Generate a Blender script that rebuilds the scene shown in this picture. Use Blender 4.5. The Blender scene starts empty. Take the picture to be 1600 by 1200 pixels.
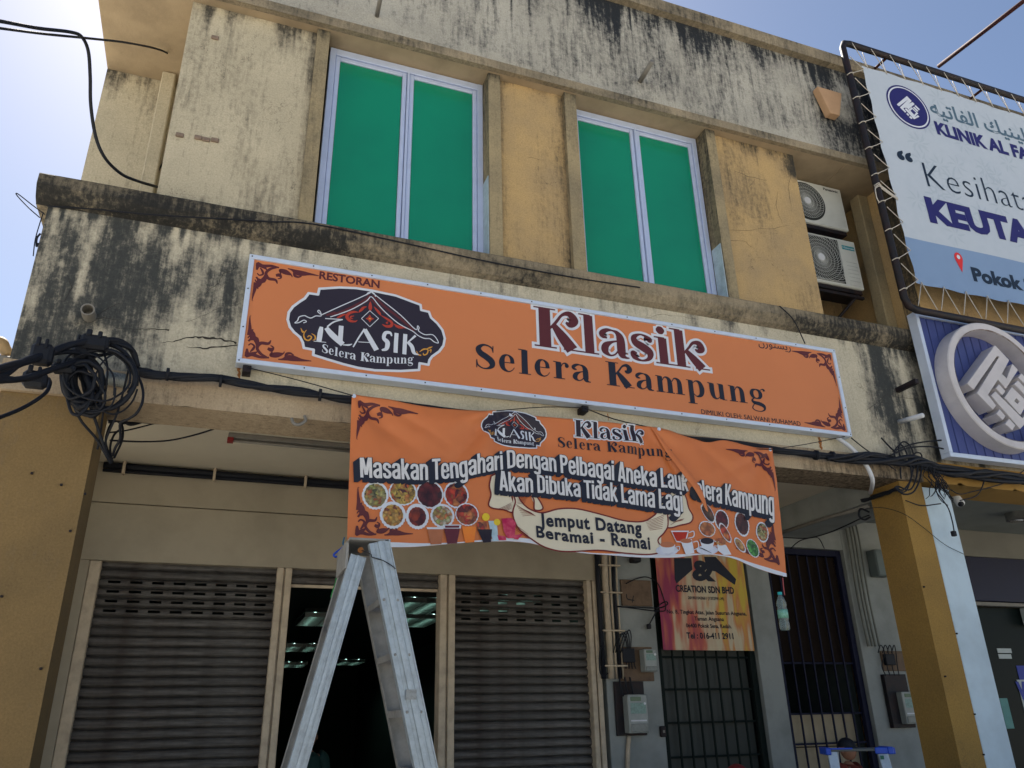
import bpy, bmesh, math, random
import numpy as np
from mathutils import Vector, Matrix, noise as mnoise

# ------------------------------------------------------------------ camera, world, sun, exposure
scene = bpy.context.scene
col = scene.collection
random.seed(7); rng = np.random.RandomState(5)
CAM = Vector((0.0, 0.0, 1.6)); FPX = 1235.17
AX_R = Vector((0.93889157, -0.34363339, -0.01996806))
AX_U = Vector((-0.11796938, -0.37573432, 0.9191882))
AX_F = Vector((0.32336644, 0.86066243, 0.393312))
cd = bpy.data.cameras.new('camera'); cam = bpy.data.objects.new('camera', cd); col.objects.link(cam)
cd.sensor_width = 36; cd.lens = FPX / 1600 * 36; cd.clip_start = .05; cd.clip_end = 3000
mw = Matrix((AX_R, AX_U, -AX_F)).transposed().to_4x4(); mw.translation = CAM; cam.matrix_world = mw
scene.camera = cam

SUN_EL, SUN_AZ = math.radians(54), math.radians(-6)      # the sun stands behind the shophouse
world = bpy.data.worlds.new('World'); scene.world = world; world.use_nodes = True
wn = world.node_tree.nodes; wl = world.node_tree.links
sky = wn.new('ShaderNodeTexSky'); sky.sky_type = 'NISHITA'; sky.sun_disc = False
sky.sun_elevation = SUN_EL; sky.sun_rotation = SUN_AZ
sky.air_density = .85; sky.dust_density = .75; sky.ozone_density = .6
bg = wn['Background']; bg.inputs['Strength'].default_value = 0.05
wl.new(sky.outputs[0], bg.inputs['Color'])
sl = bpy.data.lights.new('sun', 'SUN'); sun = bpy.data.objects.new('sun', sl); col.objects.link(sun)
sl.energy = 5.0; sl.angle = math.radians(.6); sl.color = (1, .94, .85)
sdir = Vector((math.sin(SUN_AZ) * math.cos(SUN_EL), math.cos(SUN_AZ) * math.cos(SUN_EL), math.sin(SUN_EL)))
sun.rotation_euler = (-sdir).to_track_quat('-Z', 'Y').to_euler()
sun.location = (0, 20, 30)
vs = scene.view_settings
vs.view_transform = 'Standard'; vs.look = 'None'; vs.exposure = 1.6; vs.gamma = 1; vs.use_curve_mapping = False
scene.cycles.max_bounces = 6; scene.cycles.diffuse_bounces = 4

# ------------------------------------------------------------------ helpers
def at(px, py, Y):
    """point of the plane y = Y that a sight line of the survey camera meets"""
    d = AX_F * FPX + AX_R * (px - 800) - AX_U * (py - 600)
    return CAM + d * (Y / d.y)

def sstep(a, b, x):
    t = np.clip((x - a) / (b - a), 0, 1); return t * t * (3 - 2 * t)

_L = rng.rand(256, 256)
def vnoise(x, y):
    x = np.asarray(x, float) + 1000; y = np.asarray(y, float) + 1000
    xi = np.floor(x).astype(int); yi = np.floor(y).astype(int); fx = x - xi; fy = y - yi
    fx = fx * fx * (3 - 2 * fx); fy = fy * fy * (3 - 2 * fy)
    g = lambda a, b: _L[a % 256, b % 256]
    return (g(xi, yi) * (1 - fx) + g(xi + 1, yi) * fx) * (1 - fy) + (g(xi, yi + 1) * (1 - fx) + g(xi + 1, yi + 1) * fx) * fy
def fbm(x, y, o=4):
    s = 0; a = .5; t = 0
    for i in range(o):
        s = s + a * vnoise(x * 2 ** i + 17 * i, y * 2 ** i + 31 * i); t += a; a *= .5
    return s / t

MATS = {}
def nd(m, t, **kw):
    n = m.node_tree.nodes.new(t)
    for k, v in kw.items():
        if k in n.inputs: n.inputs[k].default_value = v
        else: setattr(n, k, v)
    return n
def newmat(name):
    m = bpy.data.materials.new(name); m.use_nodes = True; MATS[name] = m
    return m, m.node_tree.nodes['Principled BSDF'], m.node_tree.links
def rgba(c): return (c[0], c[1], c[2], 1)
def mat(name, c, rough=.75, var=.2, scale=6, bump=.15, bscale=70, metal=0, spec=.28, tint=None, emit=0):
    if name in MATS: return MATS[name]
    m, b, L = newmat(name)
    b.inputs['Roughness'].default_value = rough; b.inputs['Metallic'].default_value = metal
    b.inputs['Specular IOR Level'].default_value = spec
    tc = nd(m, 'ShaderNodeTexCoord')
    n1 = nd(m, 'ShaderNodeTexNoise', Scale=scale, Detail=6.0, Roughness=.6); L.new(tc.outputs['Object'], n1.inputs['Vector'])
    mx = nd(m, 'ShaderNodeMix', data_type='RGBA')
    t = tint or (c[0] * .55, c[1] * .55, c[2] * .55)
    mx.inputs['A'].default_value = rgba(c); mx.inputs['B'].default_value = rgba(t)
    mr = nd(m, 'ShaderNodeMapRange'); mr.inputs['From Min'].default_value = .42; mr.inputs['From Max'].default_value = .8
    mr.inputs['To Max'].default_value = min(1, var * 2.5)
    L.new(n1.outputs[0], mr.inputs['Value']); L.new(mr.outputs[0], mx.inputs['Factor']); L.new(mx.outputs['Result'], b.inputs['Base Color'])
    if bump:
        n2 = nd(m, 'ShaderNodeTexNoise', Scale=bscale, Detail=4.0); L.new(tc.outputs['Object'], n2.inputs['Vector'])
        bp = nd(m, 'ShaderNodeBump', Strength=bump, Distance=.01); L.new(n2.outputs[0], bp.inputs['Height']); L.new(bp.outputs[0], b.inputs['Normal'])
    if emit:
        b.inputs['Emission Color'].default_value = rgba(c); b.inputs['Emission Strength'].default_value = emit
    return m

def grimemat(name, c, c2, dark, mid, crack=.6, bump=.35, amp=1.0):
    """weathered plaster: vertex attribute 'grime' says how much mould sits there, noise breaks it up"""
    m, b, L = newmat(name); b.inputs['Roughness'].default_value = .9; b.inputs['Specular IOR Level'].default_value = .25
    tc = nd(m, 'ShaderNodeTexCoord'); O = tc.outputs['Object']
    ag = nd(m, 'ShaderNodeAttribute', attribute_name='grime')
    nb = nd(m, 'ShaderNodeTexNoise', Scale=1.6, Detail=7.0, Roughness=.62); L.new(O, nb.inputs['Vector'])
    nf = nd(m, 'ShaderNodeTexNoise', Scale=22.0, Detail=8.0, Roughness=.72); L.new(O, nf.inputs['Vector'])
    mp = nd(m, 'ShaderNodeMapping'); mp.inputs['Scale'].default_value = (26, 26, 3.2); L.new(O, mp.inputs['Vector'])
    ns = nd(m, 'ShaderNodeTexNoise', Scale=1.0, Detail=7.0, Roughness=.68); L.new(mp.outputs[0], ns.inputs['Vector'])
    base = nd(m, 'ShaderNodeMix', data_type='RGBA'); base.inputs['A'].default_value = rgba(c); base.inputs['B'].default_value = rgba(c2)
    r0 = nd(m, 'ShaderNodeMapRange'); r0.inputs['From Min'].default_value = .38; r0.inputs['From Max'].default_value = .66
    L.new(nb.outputs[0], r0.inputs['Value']); L.new(r0.outputs[0], base.inputs['Factor'])
    def math_(op, a, bb):
        n = nd(m, 'ShaderNodeMath', operation=op)
        for i, v in enumerate((a, bb)):
            if isinstance(v, (int, float)): n.inputs[i].default_value = v
            else: L.new(v, n.inputs[i])
        return n.outputs[0]
    s1 = math_('MULTIPLY', math_('SUBTRACT', nf.outputs[0], .5), 1.15 * amp)
    s2 = math_('MULTIPLY', math_('SUBTRACT', ns.outputs[0], .5), 1.35 * amp)
    g = math_('ADD', ag.outputs['Fac'], math_('ADD', s1, s2))
    ra = nd(m, 'ShaderNodeValToRGB'); e = ra.color_ramp.elements
    e[0].position = .12; e[0].color = (0, 0, 0, 1); e[1].position = .82; e[1].color = (1, 1, 1, 1)
    L.new(g, ra.inputs[0])
    rd = nd(m, 'ShaderNodeValToRGB'); e = rd.color_ramp.elements
    e[0].position = .15; e[0].color = rgba(mid); e[1].position = 1.35; e[1].color = rgba(dark); L.new(g, rd.inputs[0])
    mx = nd(m, 'ShaderNodeMix', data_type='RGBA'); L.new(ra.outputs[0], mx.inputs['Factor'])
    L.new(base.outputs['Result'], mx.inputs['A']); L.new(rd.outputs[0], mx.inputs['B'])
    out = mx.outputs['Result']
    nv = nd(m, 'ShaderNodeTexNoise', Scale=75.0, Detail=4.0, Roughness=.7); L.new(O, nv.inputs['Vector'])
    rv = nd(m, 'ShaderNodeMapRange'); rv.inputs['From Min'].default_value = .3; rv.inputs['From Max'].default_value = .7; rv.inputs['To Min'].default_value = .78; rv.inputs['To Max'].default_value = 1.12
    L.new(nv.outputs[0], rv.inputs['Value'])
    mv = nd(m, 'ShaderNodeMix', data_type='RGBA', blend_type='MULTIPLY'); mv.inputs['Factor'].default_value = 1.0
    L.new(out, mv.inputs['A']); L.new(rv.outputs[0], mv.inputs['B']); out = mv.outputs['Result']
    # hairline cracks
    dn = nd(m, 'ShaderNodeTexNoise', Scale=2.2, Detail=5.0, Roughness=.7); L.new(O, dn.inputs['Vector'])
    ad = nd(m, 'ShaderNodeVectorMath', operation='ADD'); sc = nd(m, 'ShaderNodeVectorMath', operation='SCALE'); sc.inputs['Scale'].default_value = .9
    L.new(dn.outputs['Color'], sc.inputs[0]); L.new(O, ad.inputs[0]); L.new(sc.outputs[0], ad.inputs[1])
    vo = nd(m, 'ShaderNodeTexVoronoi', feature='DISTANCE_TO_EDGE', Scale=1.15); L.new(ad.outputs[0], vo.inputs['Vector'])
    ck = nd(m, 'ShaderNodeMapRange'); ck.inputs['From Min'].default_value = .0015; ck.inputs['From Max'].default_value = .0065
    ck.inputs['To Min'].default_value = 1; ck.inputs['To Max'].default_value = 0; L.new(vo.outputs['Distance'], ck.inputs['Value'])
    mk = nd(m, 'ShaderNodeMapRange'); mk.inputs['From Min'].default_value = .5; mk.inputs['From Max'].default_value = .6
    L.new(nb.outputs[0], mk.inputs['Value'])
    cf = math_('MULTIPLY', math_('MULTIPLY', ck.outputs[0], mk.outputs[0]), crack)
    mc = nd(m, 'ShaderNodeMix', data_type='RGBA'); L.new(cf, mc.inputs['Factor']); L.new(out, mc.inputs['A']); mc.inputs['B'].default_value = (.05, .045, .035, 1)
    L.new(mc.outputs['Result'], b.inputs['Base Color'])
    hb = math_('SUBTRACT', math_('ADD', math_('MULTIPLY', nf.outputs[0], .7), math_('MULTIPLY', ns.outputs[0], .5)), math_('MULTIPLY', cf, .8))
    bp = nd(m, 'ShaderNodeBump', Strength=bump, Distance=.02); L.new(hb, bp.inputs['Height']); L.new(bp.outputs[0], b.inputs['Normal'])
    return m

def dishmat(name, cols, scale=28, rough=.35):
    m, b, L = newmat(name); b.inputs['Roughness'].default_value = rough
    tc = nd(m, 'ShaderNodeTexCoord'); n = nd(m, 'ShaderNodeTexNoise', Scale=scale * .8, Detail=5.0)
    L.new(tc.outputs['Object'], n.inputs['Vector'])
    ad = nd(m, 'ShaderNodeMix', data_type='RGBA'); ad.inputs['Factor'].default_value = .06
    L.new(tc.outputs['Object'], ad.inputs['A']); L.new(n.outputs['Color'], ad.inputs['B'])
    v = nd(m, 'ShaderNodeTexVoronoi', Scale=scale * 1.6); L.new(ad.outputs['Result'], v.inputs['Vector'])
    sp = nd(m, 'ShaderNodeSeparateColor'); L.new(v.outputs['Color'], sp.inputs[0])
    r = nd(m, 'ShaderNodeValToRGB'); e = r.color_ramp.elements; r.color_ramp.interpolation = 'LINEAR'
    k = len(cols)
    for i in range(k - 2): e.new(.5)
    for i, c in enumerate(cols): e[i].position = i / (k - 1) * .8 + .1; e[i].color = rgba(c)
    L.new(sp.outputs[0], r.inputs[0])
    mx = nd(m, 'ShaderNodeMix', data_type='RGBA', blend_type='MULTIPLY'); mx.inputs['Factor'].default_value = .75
    rr = nd(m, 'ShaderNodeMapRange'); rr.inputs['From Max'].default_value = .7; rr.inputs['To Min'].default_value = 1.15; rr.inputs['To Max'].default_value = .2
    L.new(v.outputs['Distance'], rr.inputs['Value'])
    L.new(r.outputs[0], mx.inputs['A']); L.new(rr.outputs[0], mx.inputs['B']); L.new(mx.outputs['Result'], b.inputs['Base Color'])
    return m

def tag(o, label=None, cat=None, group=None, kind=None):
    for k, v in (('label', label), ('category', cat), ('group', group), ('kind', kind)):
        if v: o[k] = v
    return o
def empty(name, loc, label, cat, group=None, rz=0):
    o = bpy.data.objects.new(name, None); col.objects.link(o); o.location = loc; o.rotation_euler = (0, 0, rz)
    o.empty_display_size = .2; bpy.context.view_layer.update()
    return tag(o, label, cat, group)
def wloc(o):
    m = Matrix.LocRotScale(o.location, o.rotation_euler, o.scale)
    return wloc(o.parent) @ m if o.parent else m
def link(name, me, parent=None, keep=False):
    """me is in world coordinates; shift it into its parent's frame unless keep"""
    o = bpy.data.objects.new(name, me); col.objects.link(o)
    if parent is not None:
        o.parent = parent
        if not keep: me.transform(wloc(parent).inverted())
    return o
def obj(name, bm, m, parent=None, smooth=False, keep=False):
    bmesh.ops.recalc_face_normals(bm, faces=bm.faces) if not getattr(bm, 'raw', False) else None
    me = bpy.data.meshes.new(name); bm.to_mesh(me); bm.free()
    for x in (m if isinstance(m, (list, tuple)) else [m]): me.materials.append(x)
    if smooth:
        for p in me.polygons: p.use_smooth = True
    return link(name, me, parent, keep)
def pyobj(name, V, Fc, m, parent=None, smooth=False, keep=False, attr=None):
    me = bpy.data.meshes.new(name); me.from_pydata([tuple(v) for v in V], [], [tuple(int(i) for i in f) for f in Fc])
    for x in (m if isinstance(m, (list, tuple)) else [m]): me.materials.append(x)
    if attr is not None:
        a = me.attributes.new('grime', 'FLOAT', 'POINT'); a.data.foreach_set('value', np.asarray(attr, np.float32))
    if smooth:
        for p in me.polygons: p.use_smooth = True
    me.update()
    return link(name, me, parent, keep)
def bx(bm, x0, x1, y0, y1, z0, z1, bevel=0):
    r = bmesh.ops.create_cube(bm, size=1)
    for v in r['verts']:
        v.co = Vector(((x0 + x1) / 2 + v.co.x * (x1 - x0), (y0 + y1) / 2 + v.co.y * (y1 - y0), (z0 + z1) / 2 + v.co.z * (z1 - z0)))
    if bevel:
        es = list({e for v in r['verts'] for e in v.link_edges})
        bmesh.ops.bevel(bm, geom=es, offset=bevel, segments=1, affect='EDGES')
    return bm
def box(name, x0, x1, y0, y1, z0, z1, m, parent=None, bevel=0.004, keep=False):
    return obj(name, bx(bmesh.new(), x0, x1, y0, y1, z0, z1, bevel), m, parent, keep=keep)
def prism(name, pts, axis, a, b, m, parent=None, bevel=0, keep=False):
    """closed outline pts in the plane across 'axis', swept from a to b"""
    bm = bmesh.new()
    f = {'x': lambda p, t: (t, p[0], p[1]), 'y': lambda p, t: (p[0], t, p[1]), 'z': lambda p, t: (p[0], p[1], t)}[axis]
    va = [bm.verts.new(f(p, a)) for p in pts]; vb = [bm.verts.new(f(p, b)) for p in pts]
    n = len(pts); bm.faces.new(va); bm.faces.new(list(reversed(vb)))
    for i in range(n): bm.faces.new((va[i], vb[i], vb[(i + 1) % n], va[(i + 1) % n]))
    if bevel: bmesh.ops.bevel(bm, geom=list(bm.edges), offset=bevel, segments=1, affect='EDGES')
    return obj(name, bm, m, parent, keep=keep)
def wallslab(name, x0, x1, y0, y1, z0, z1, m, parent, field=None, res=.03, wob=0.0):
    """solid wall piece whose street face is a fine grid carrying the grime attribute"""
    nx = max(2, int((x1 - x0) / res)); nz = max(2, int((z1 - z0) / res))
    X, Z = np.meshgrid(np.linspace(x0, x1, nx + 1), np.linspace(z0, z1, nz + 1))
    G = field(X, Z) if field else np.zeros_like(X)
    Y = np.full_like(X, y0)
    if wob:
        ed = np.minimum.reduce([sstep(0, .1, X - x0), sstep(0, .1, x1 - X), sstep(0, .1, Z - z0), sstep(0, .1, z1 - Z)])
        Y = Y - wob * ed * (fbm(X * 1.3, Z * 1.3) - .5)
    V = np.stack([X.ravel(), Y.ravel(), Z.ravel()], 1).tolist(); g = G.ravel().tolist()
    id_ = lambda i, j: j * (nx + 1) + i
    Fc = [(id_(i, j), id_(i + 1, j), id_(i + 1, j + 1), id_(i, j + 1)) for j in range(nz) for i in range(nx)]
    c = [(x0, y0, z0), (x1, y0, z0), (x1, y0, z1), (x0, y0, z1), (x0, y1, z0), (x1, y1, z0), (x1, y1, z1), (x0, y1, z1)]
    b = len(V); V += c; cx = np.array([p[0] for p in c]); cz = np.array([p[2] for p in c])
    g += (field(cx, cz) if field else np.zeros(8)).tolist()
    Fc += [tuple(b + k for k in q) for q in ((5, 4, 7, 6), (4, 0, 3, 7), (1, 5, 6, 2), (3, 2, 6, 7), (4, 5, 1, 0))]
    return pyobj(name, V, Fc, m, parent, attr=g)
def catmull(P, n=8):
    P = [tuple(p) for p in P]
    if len(P) < 3: return [tuple(a + (b - a) * i / 1 for a, b in zip(P[0], P[1])) for i in range(2)]
    Q = [tuple(2 * a - b for a, b in zip(P[0], P[1]))] + P + [tuple(2 * a - b for a, b in zip(P[-1], P[-2]))]
    out = []
    for i in range(1, len(Q) - 2):
        for k in range(n):
            t = k / n
            out.append(tuple(.5 * ((2 * p1) + (-p0 + p2) * t + (2 * p0 - 5 * p1 + 4 * p2 - p3) * t * t + (-p0 + 3 * p1 - 3 * p2 + p3) * t ** 3)
                             for p0, p1, p2, p3 in zip(Q[i - 1], Q[i], Q[i + 1], Q[i + 2])))
    out.append(P[-1]); return out
def tube(bm, P, r, sides=7, smooth=6, cap=True):
    if smooth and len(P) > 2: P = catmull(P, smooth)
    P = [Vector(p) for p in P]; rings = []
    up = Vector((.13, .21, .97)).normalized()
    for i, p in enumerate(P):
        d = (P[min(i + 1, len(P) - 1)] - P[max(i - 1, 0)])
        if d.length < 1e-9: d = Vector((0, 0, 1))
        d.normalize(); a = d.cross(up)
        if a.length < .05: a = d.cross(Vector((1, 0, 0)))
        a.normalize(); b = a.cross(d); up = b if b.length > .5 else up
        rr = r(i / (len(P) - 1)) if callable(r) else r
        rings.append([bm.verts.new(p + (a * math.cos(2 * math.pi * k / sides) + b * math.sin(2 * math.pi * k / sides)) * rr) for k in range(sides)])
    for A, B in zip(rings, rings[1:]):
        for k in range(sides): bm.faces.new((A[k], A[(k + 1) % sides], B[(k + 1) % sides], B[k]))
    if cap: bm.faces.new(rings[0][::-1]); bm.faces.new(rings[-1])
    return bm
def tubeobj(name, P, r, m, parent=None, sides=7, smooth=6):
    return obj(name, tube(bmesh.new(), P, r, sides, smooth), m, parent, smooth=True)
def ptube(name, pts, Y, r, m, parent=None, **k):
    """cable through picture points; Y is one depth or a list of depths"""
    Ys = Y if isinstance(Y, (list, tuple)) else [Y] * len(pts)
    return tubeobj(name, [at(p[0], p[1], y) for p, y in zip(pts, Ys)], r, m, parent, **k)
def lathe(bm, prof, c, n=24, axis='z', cap=True):
    rings = []
    for r, h in prof:
        ring = []
        for k in range(n):
            a = 2 * math.pi * k / n
            p = {'z': (r * math.cos(a), r * math.sin(a), h), 'y': (r * math.cos(a), h, r * math.sin(a))}[axis]
            ring.append(bm.verts.new(Vector(c) + Vector(p)))
        rings.append(ring)
    for A, B in zip(rings, rings[1:]):
        for k in range(n): bm.faces.new((A[k], A[(k + 1) % n], B[(k + 1) % n], B[k]))
    if prof[0] != prof[-1] and cap:
        if prof[0][0] > 1e-4: bm.faces.new(rings[0][::-1])
        if prof[-1][0] > 1e-4: bm.faces.new(rings[-1])
    bmesh.ops.remove_doubles(bm, verts=bm.verts, dist=1e-6)
    return bm

# ------------------------------------------------------------------ flat print: strokes, letters, layers
def ribbon(P, n=7, dw=0.0, ext=0.0):
    """variable-width stroke -> two edge lists; P holds (x, y, full width)"""
    C = catmull(P, n) if len(P) > 2 else [tuple(a + (b - a) * i / 8 for a, b in zip(*P)) for i in range(9)]
    C = [list(c) for c in C]
    if ext:
        for i, j in ((0, 1), (-1, -2)):
            dx, dy = C[i][0] - C[j][0], C[i][1] - C[j][1]; l = math.hypot(dx, dy) or 1
            C[i][0] += dx / l * ext; C[i][1] += dy / l * ext
    A, B = [], []
    for i, (x, y, w) in enumerate(C):
        x0, y0 = C[max(i - 1, 0)][:2]; x1, y1 = C[min(i + 1, len(C) - 1)][:2]
        dx, dy = x1 - x0, y1 - y0; l = math.hypot(dx, dy) or 1
        nx, ny = -dy / l, dx / l; h = max(w + 2 * dw, .001) / 2
        A.append((x + nx * h, y + ny * h)); B.append((x - nx * h, y - ny * h))
    return A, B
class Art:
    """printed shapes in (x, z), laid on a surface y = f(x, z)"""
    def __init__(s, f, eps=.0006, fine=0): s.f, s.eps, s.fine, s.k, s.inc = f, eps, fine, 0, .004
    def start(s): s.bm = bmesh.new(); s.zl = s.bm.verts.layers.float.new('d'); s.k = 0
    def face(s, pts, layer):
        vs = []
        for p in pts:
            v = s.bm.verts.new((p[0], 0, p[1])); v[s.zl] = layer; vs.append(v)
        try: return s.bm.faces.new(vs)
        except ValueError: return None
    def poly(s, pts, layer): s.k += 1; s.face(pts, layer + s.k * s.inc)
    def stroke(s, P, layer, tf=None, n=7, dw=0, ext=0):
        A, B = ribbon(P, n, dw, ext); s.k += 1; L = layer + s.k * s.inc
        if tf: A = [tf(*a) for a in A]; B = [tf(*b) for b in B]
        for i in range(len(A) - 1): s.face([B[i], B[i + 1], A[i + 1], A[i]], L)
    def mesh2d(s, V, Fc, layer, tf):
        vs = []
        for x, y, z in V:
            X, Z = tf(x, y); v = s.bm.verts.new((X, 0, Z)); v[s.zl] = layer + z; vs.append(v)
        for f in Fc:
            try: s.bm.faces.new([vs[i] for i in f])
            except ValueError: pass
    def end(s, name, m, parent):
        bm = s.bm
        bmesh.ops.triangulate(bm, faces=[f for f in bm.faces if len(f.verts) > 4])
        if s.fine:
            for it in range(6):
                es = [e for e in bm.edges if e.calc_length() > s.fine]
                if not es: break
                bmesh.ops.subdivide_edges(bm, edges=es, cuts=1)
                bmesh.ops.triangulate(bm, faces=[f for f in bm.faces if len(f.verts) > 4])
        for f in bm.faces:
            f.normal_update()
            if f.normal.y > 0: f.normal_flip()
        for v in bm.verts: v.co.y = s.f(v.co.x, v.co.z) - s.eps * v[s.zl]
        me = bpy.data.meshes.new(name); bm.to_mesh(me); bm.free(); me.materials.append(m)
        o = link(name, me, parent)
        if name.split('_')[0] in ('lettering', 'letter', 'corner', 'emblem', 'scroll', 'leaf', 'cup', 'food', 'logo'): o['kind'] = 'stuff'
        return o
_tc = {}
def textmesh(body, bold=0.0, spacing=1.0):
    k = (body, bold, spacing)
    if k in _tc: return _tc[k]
    c = bpy.data.curves.new('t', 'FONT'); c.body = body; c.fill_mode = 'FRONT'; c.resolution_u = 3
    c.bevel_depth = max(0, bold); c.offset = min(0, bold); c.bevel_resolution = 0; c.space_character = spacing
    o = bpy.data.objects.new('t', c); col.objects.link(o)
    dg = bpy.context.evaluated_depsgraph_get(); dg.update()
    me = bpy.data.meshes.new_from_object(o.evaluated_get(dg))
    V = [(v.co.x, v.co.y, v.co.z * 3 + max(0, bold) * 3) for v in me.vertices]; Fc = [tuple(p.vertices) for p in me.polygons]
    bpy.data.objects.remove(o); bpy.data.curves.remove(c); bpy.data.meshes.remove(me)
    _tc[k] = (V, Fc); return V, Fc
CAP = .682   # cap height of the built-in face
def put_text(art, body, x0, x1, z, h, layer, bold=0.0, spacing=1.0, slant=0, fit=True):
    V, Fc = textmesh(body, bold, spacing)
    a = min(v[0] for v in V); b = max(v[0] for v in V); sx = (x1 - x0) / (b - a) if fit else h / CAP
    art.mesh2d(V, Fc, layer, lambda x, y: (x0 + (x - a) * sx + slant * y * h, z + y * h / CAP))
def path_tf(base, top):
    """maps (a in 0..1, b in cap heights) between two polylines of (x, z)"""
    bx_, bz = [p[0] for p in base], [p[1] for p in base]; tx, tz = [p[0] for p in top], [p[1] for p in top]
    u = np.array([(x - bx_[0]) / (bx_[-1] - bx_[0]) for x in bx_])
    def tf(a, b):
        A = (np.interp(a, u, bx_), np.interp(a, u, bz)); B = (np.interp(a, u, tx), np.interp(a, u, tz))
        return (A[0] + (B[0] - A[0]) * b, A[1] + (B[1] - A[1]) * b)
    return tf
def path_text(art, body, tf, layer, bold=0.0, off=(0, 0), spacing=1.0):
    V, Fc = textmesh(body, bold, spacing)
    a = min(v[0] for v in textmesh(body, 0, spacing)[0]); b = max(v[0] for v in textmesh(body, 0, spacing)[0])
    def g(x, y):
        X, Z = tf((x - a) / (b - a), y / CAP); return (X + off[0], Z + off[1])
    art.mesh2d(V, Fc, layer, g)
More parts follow.
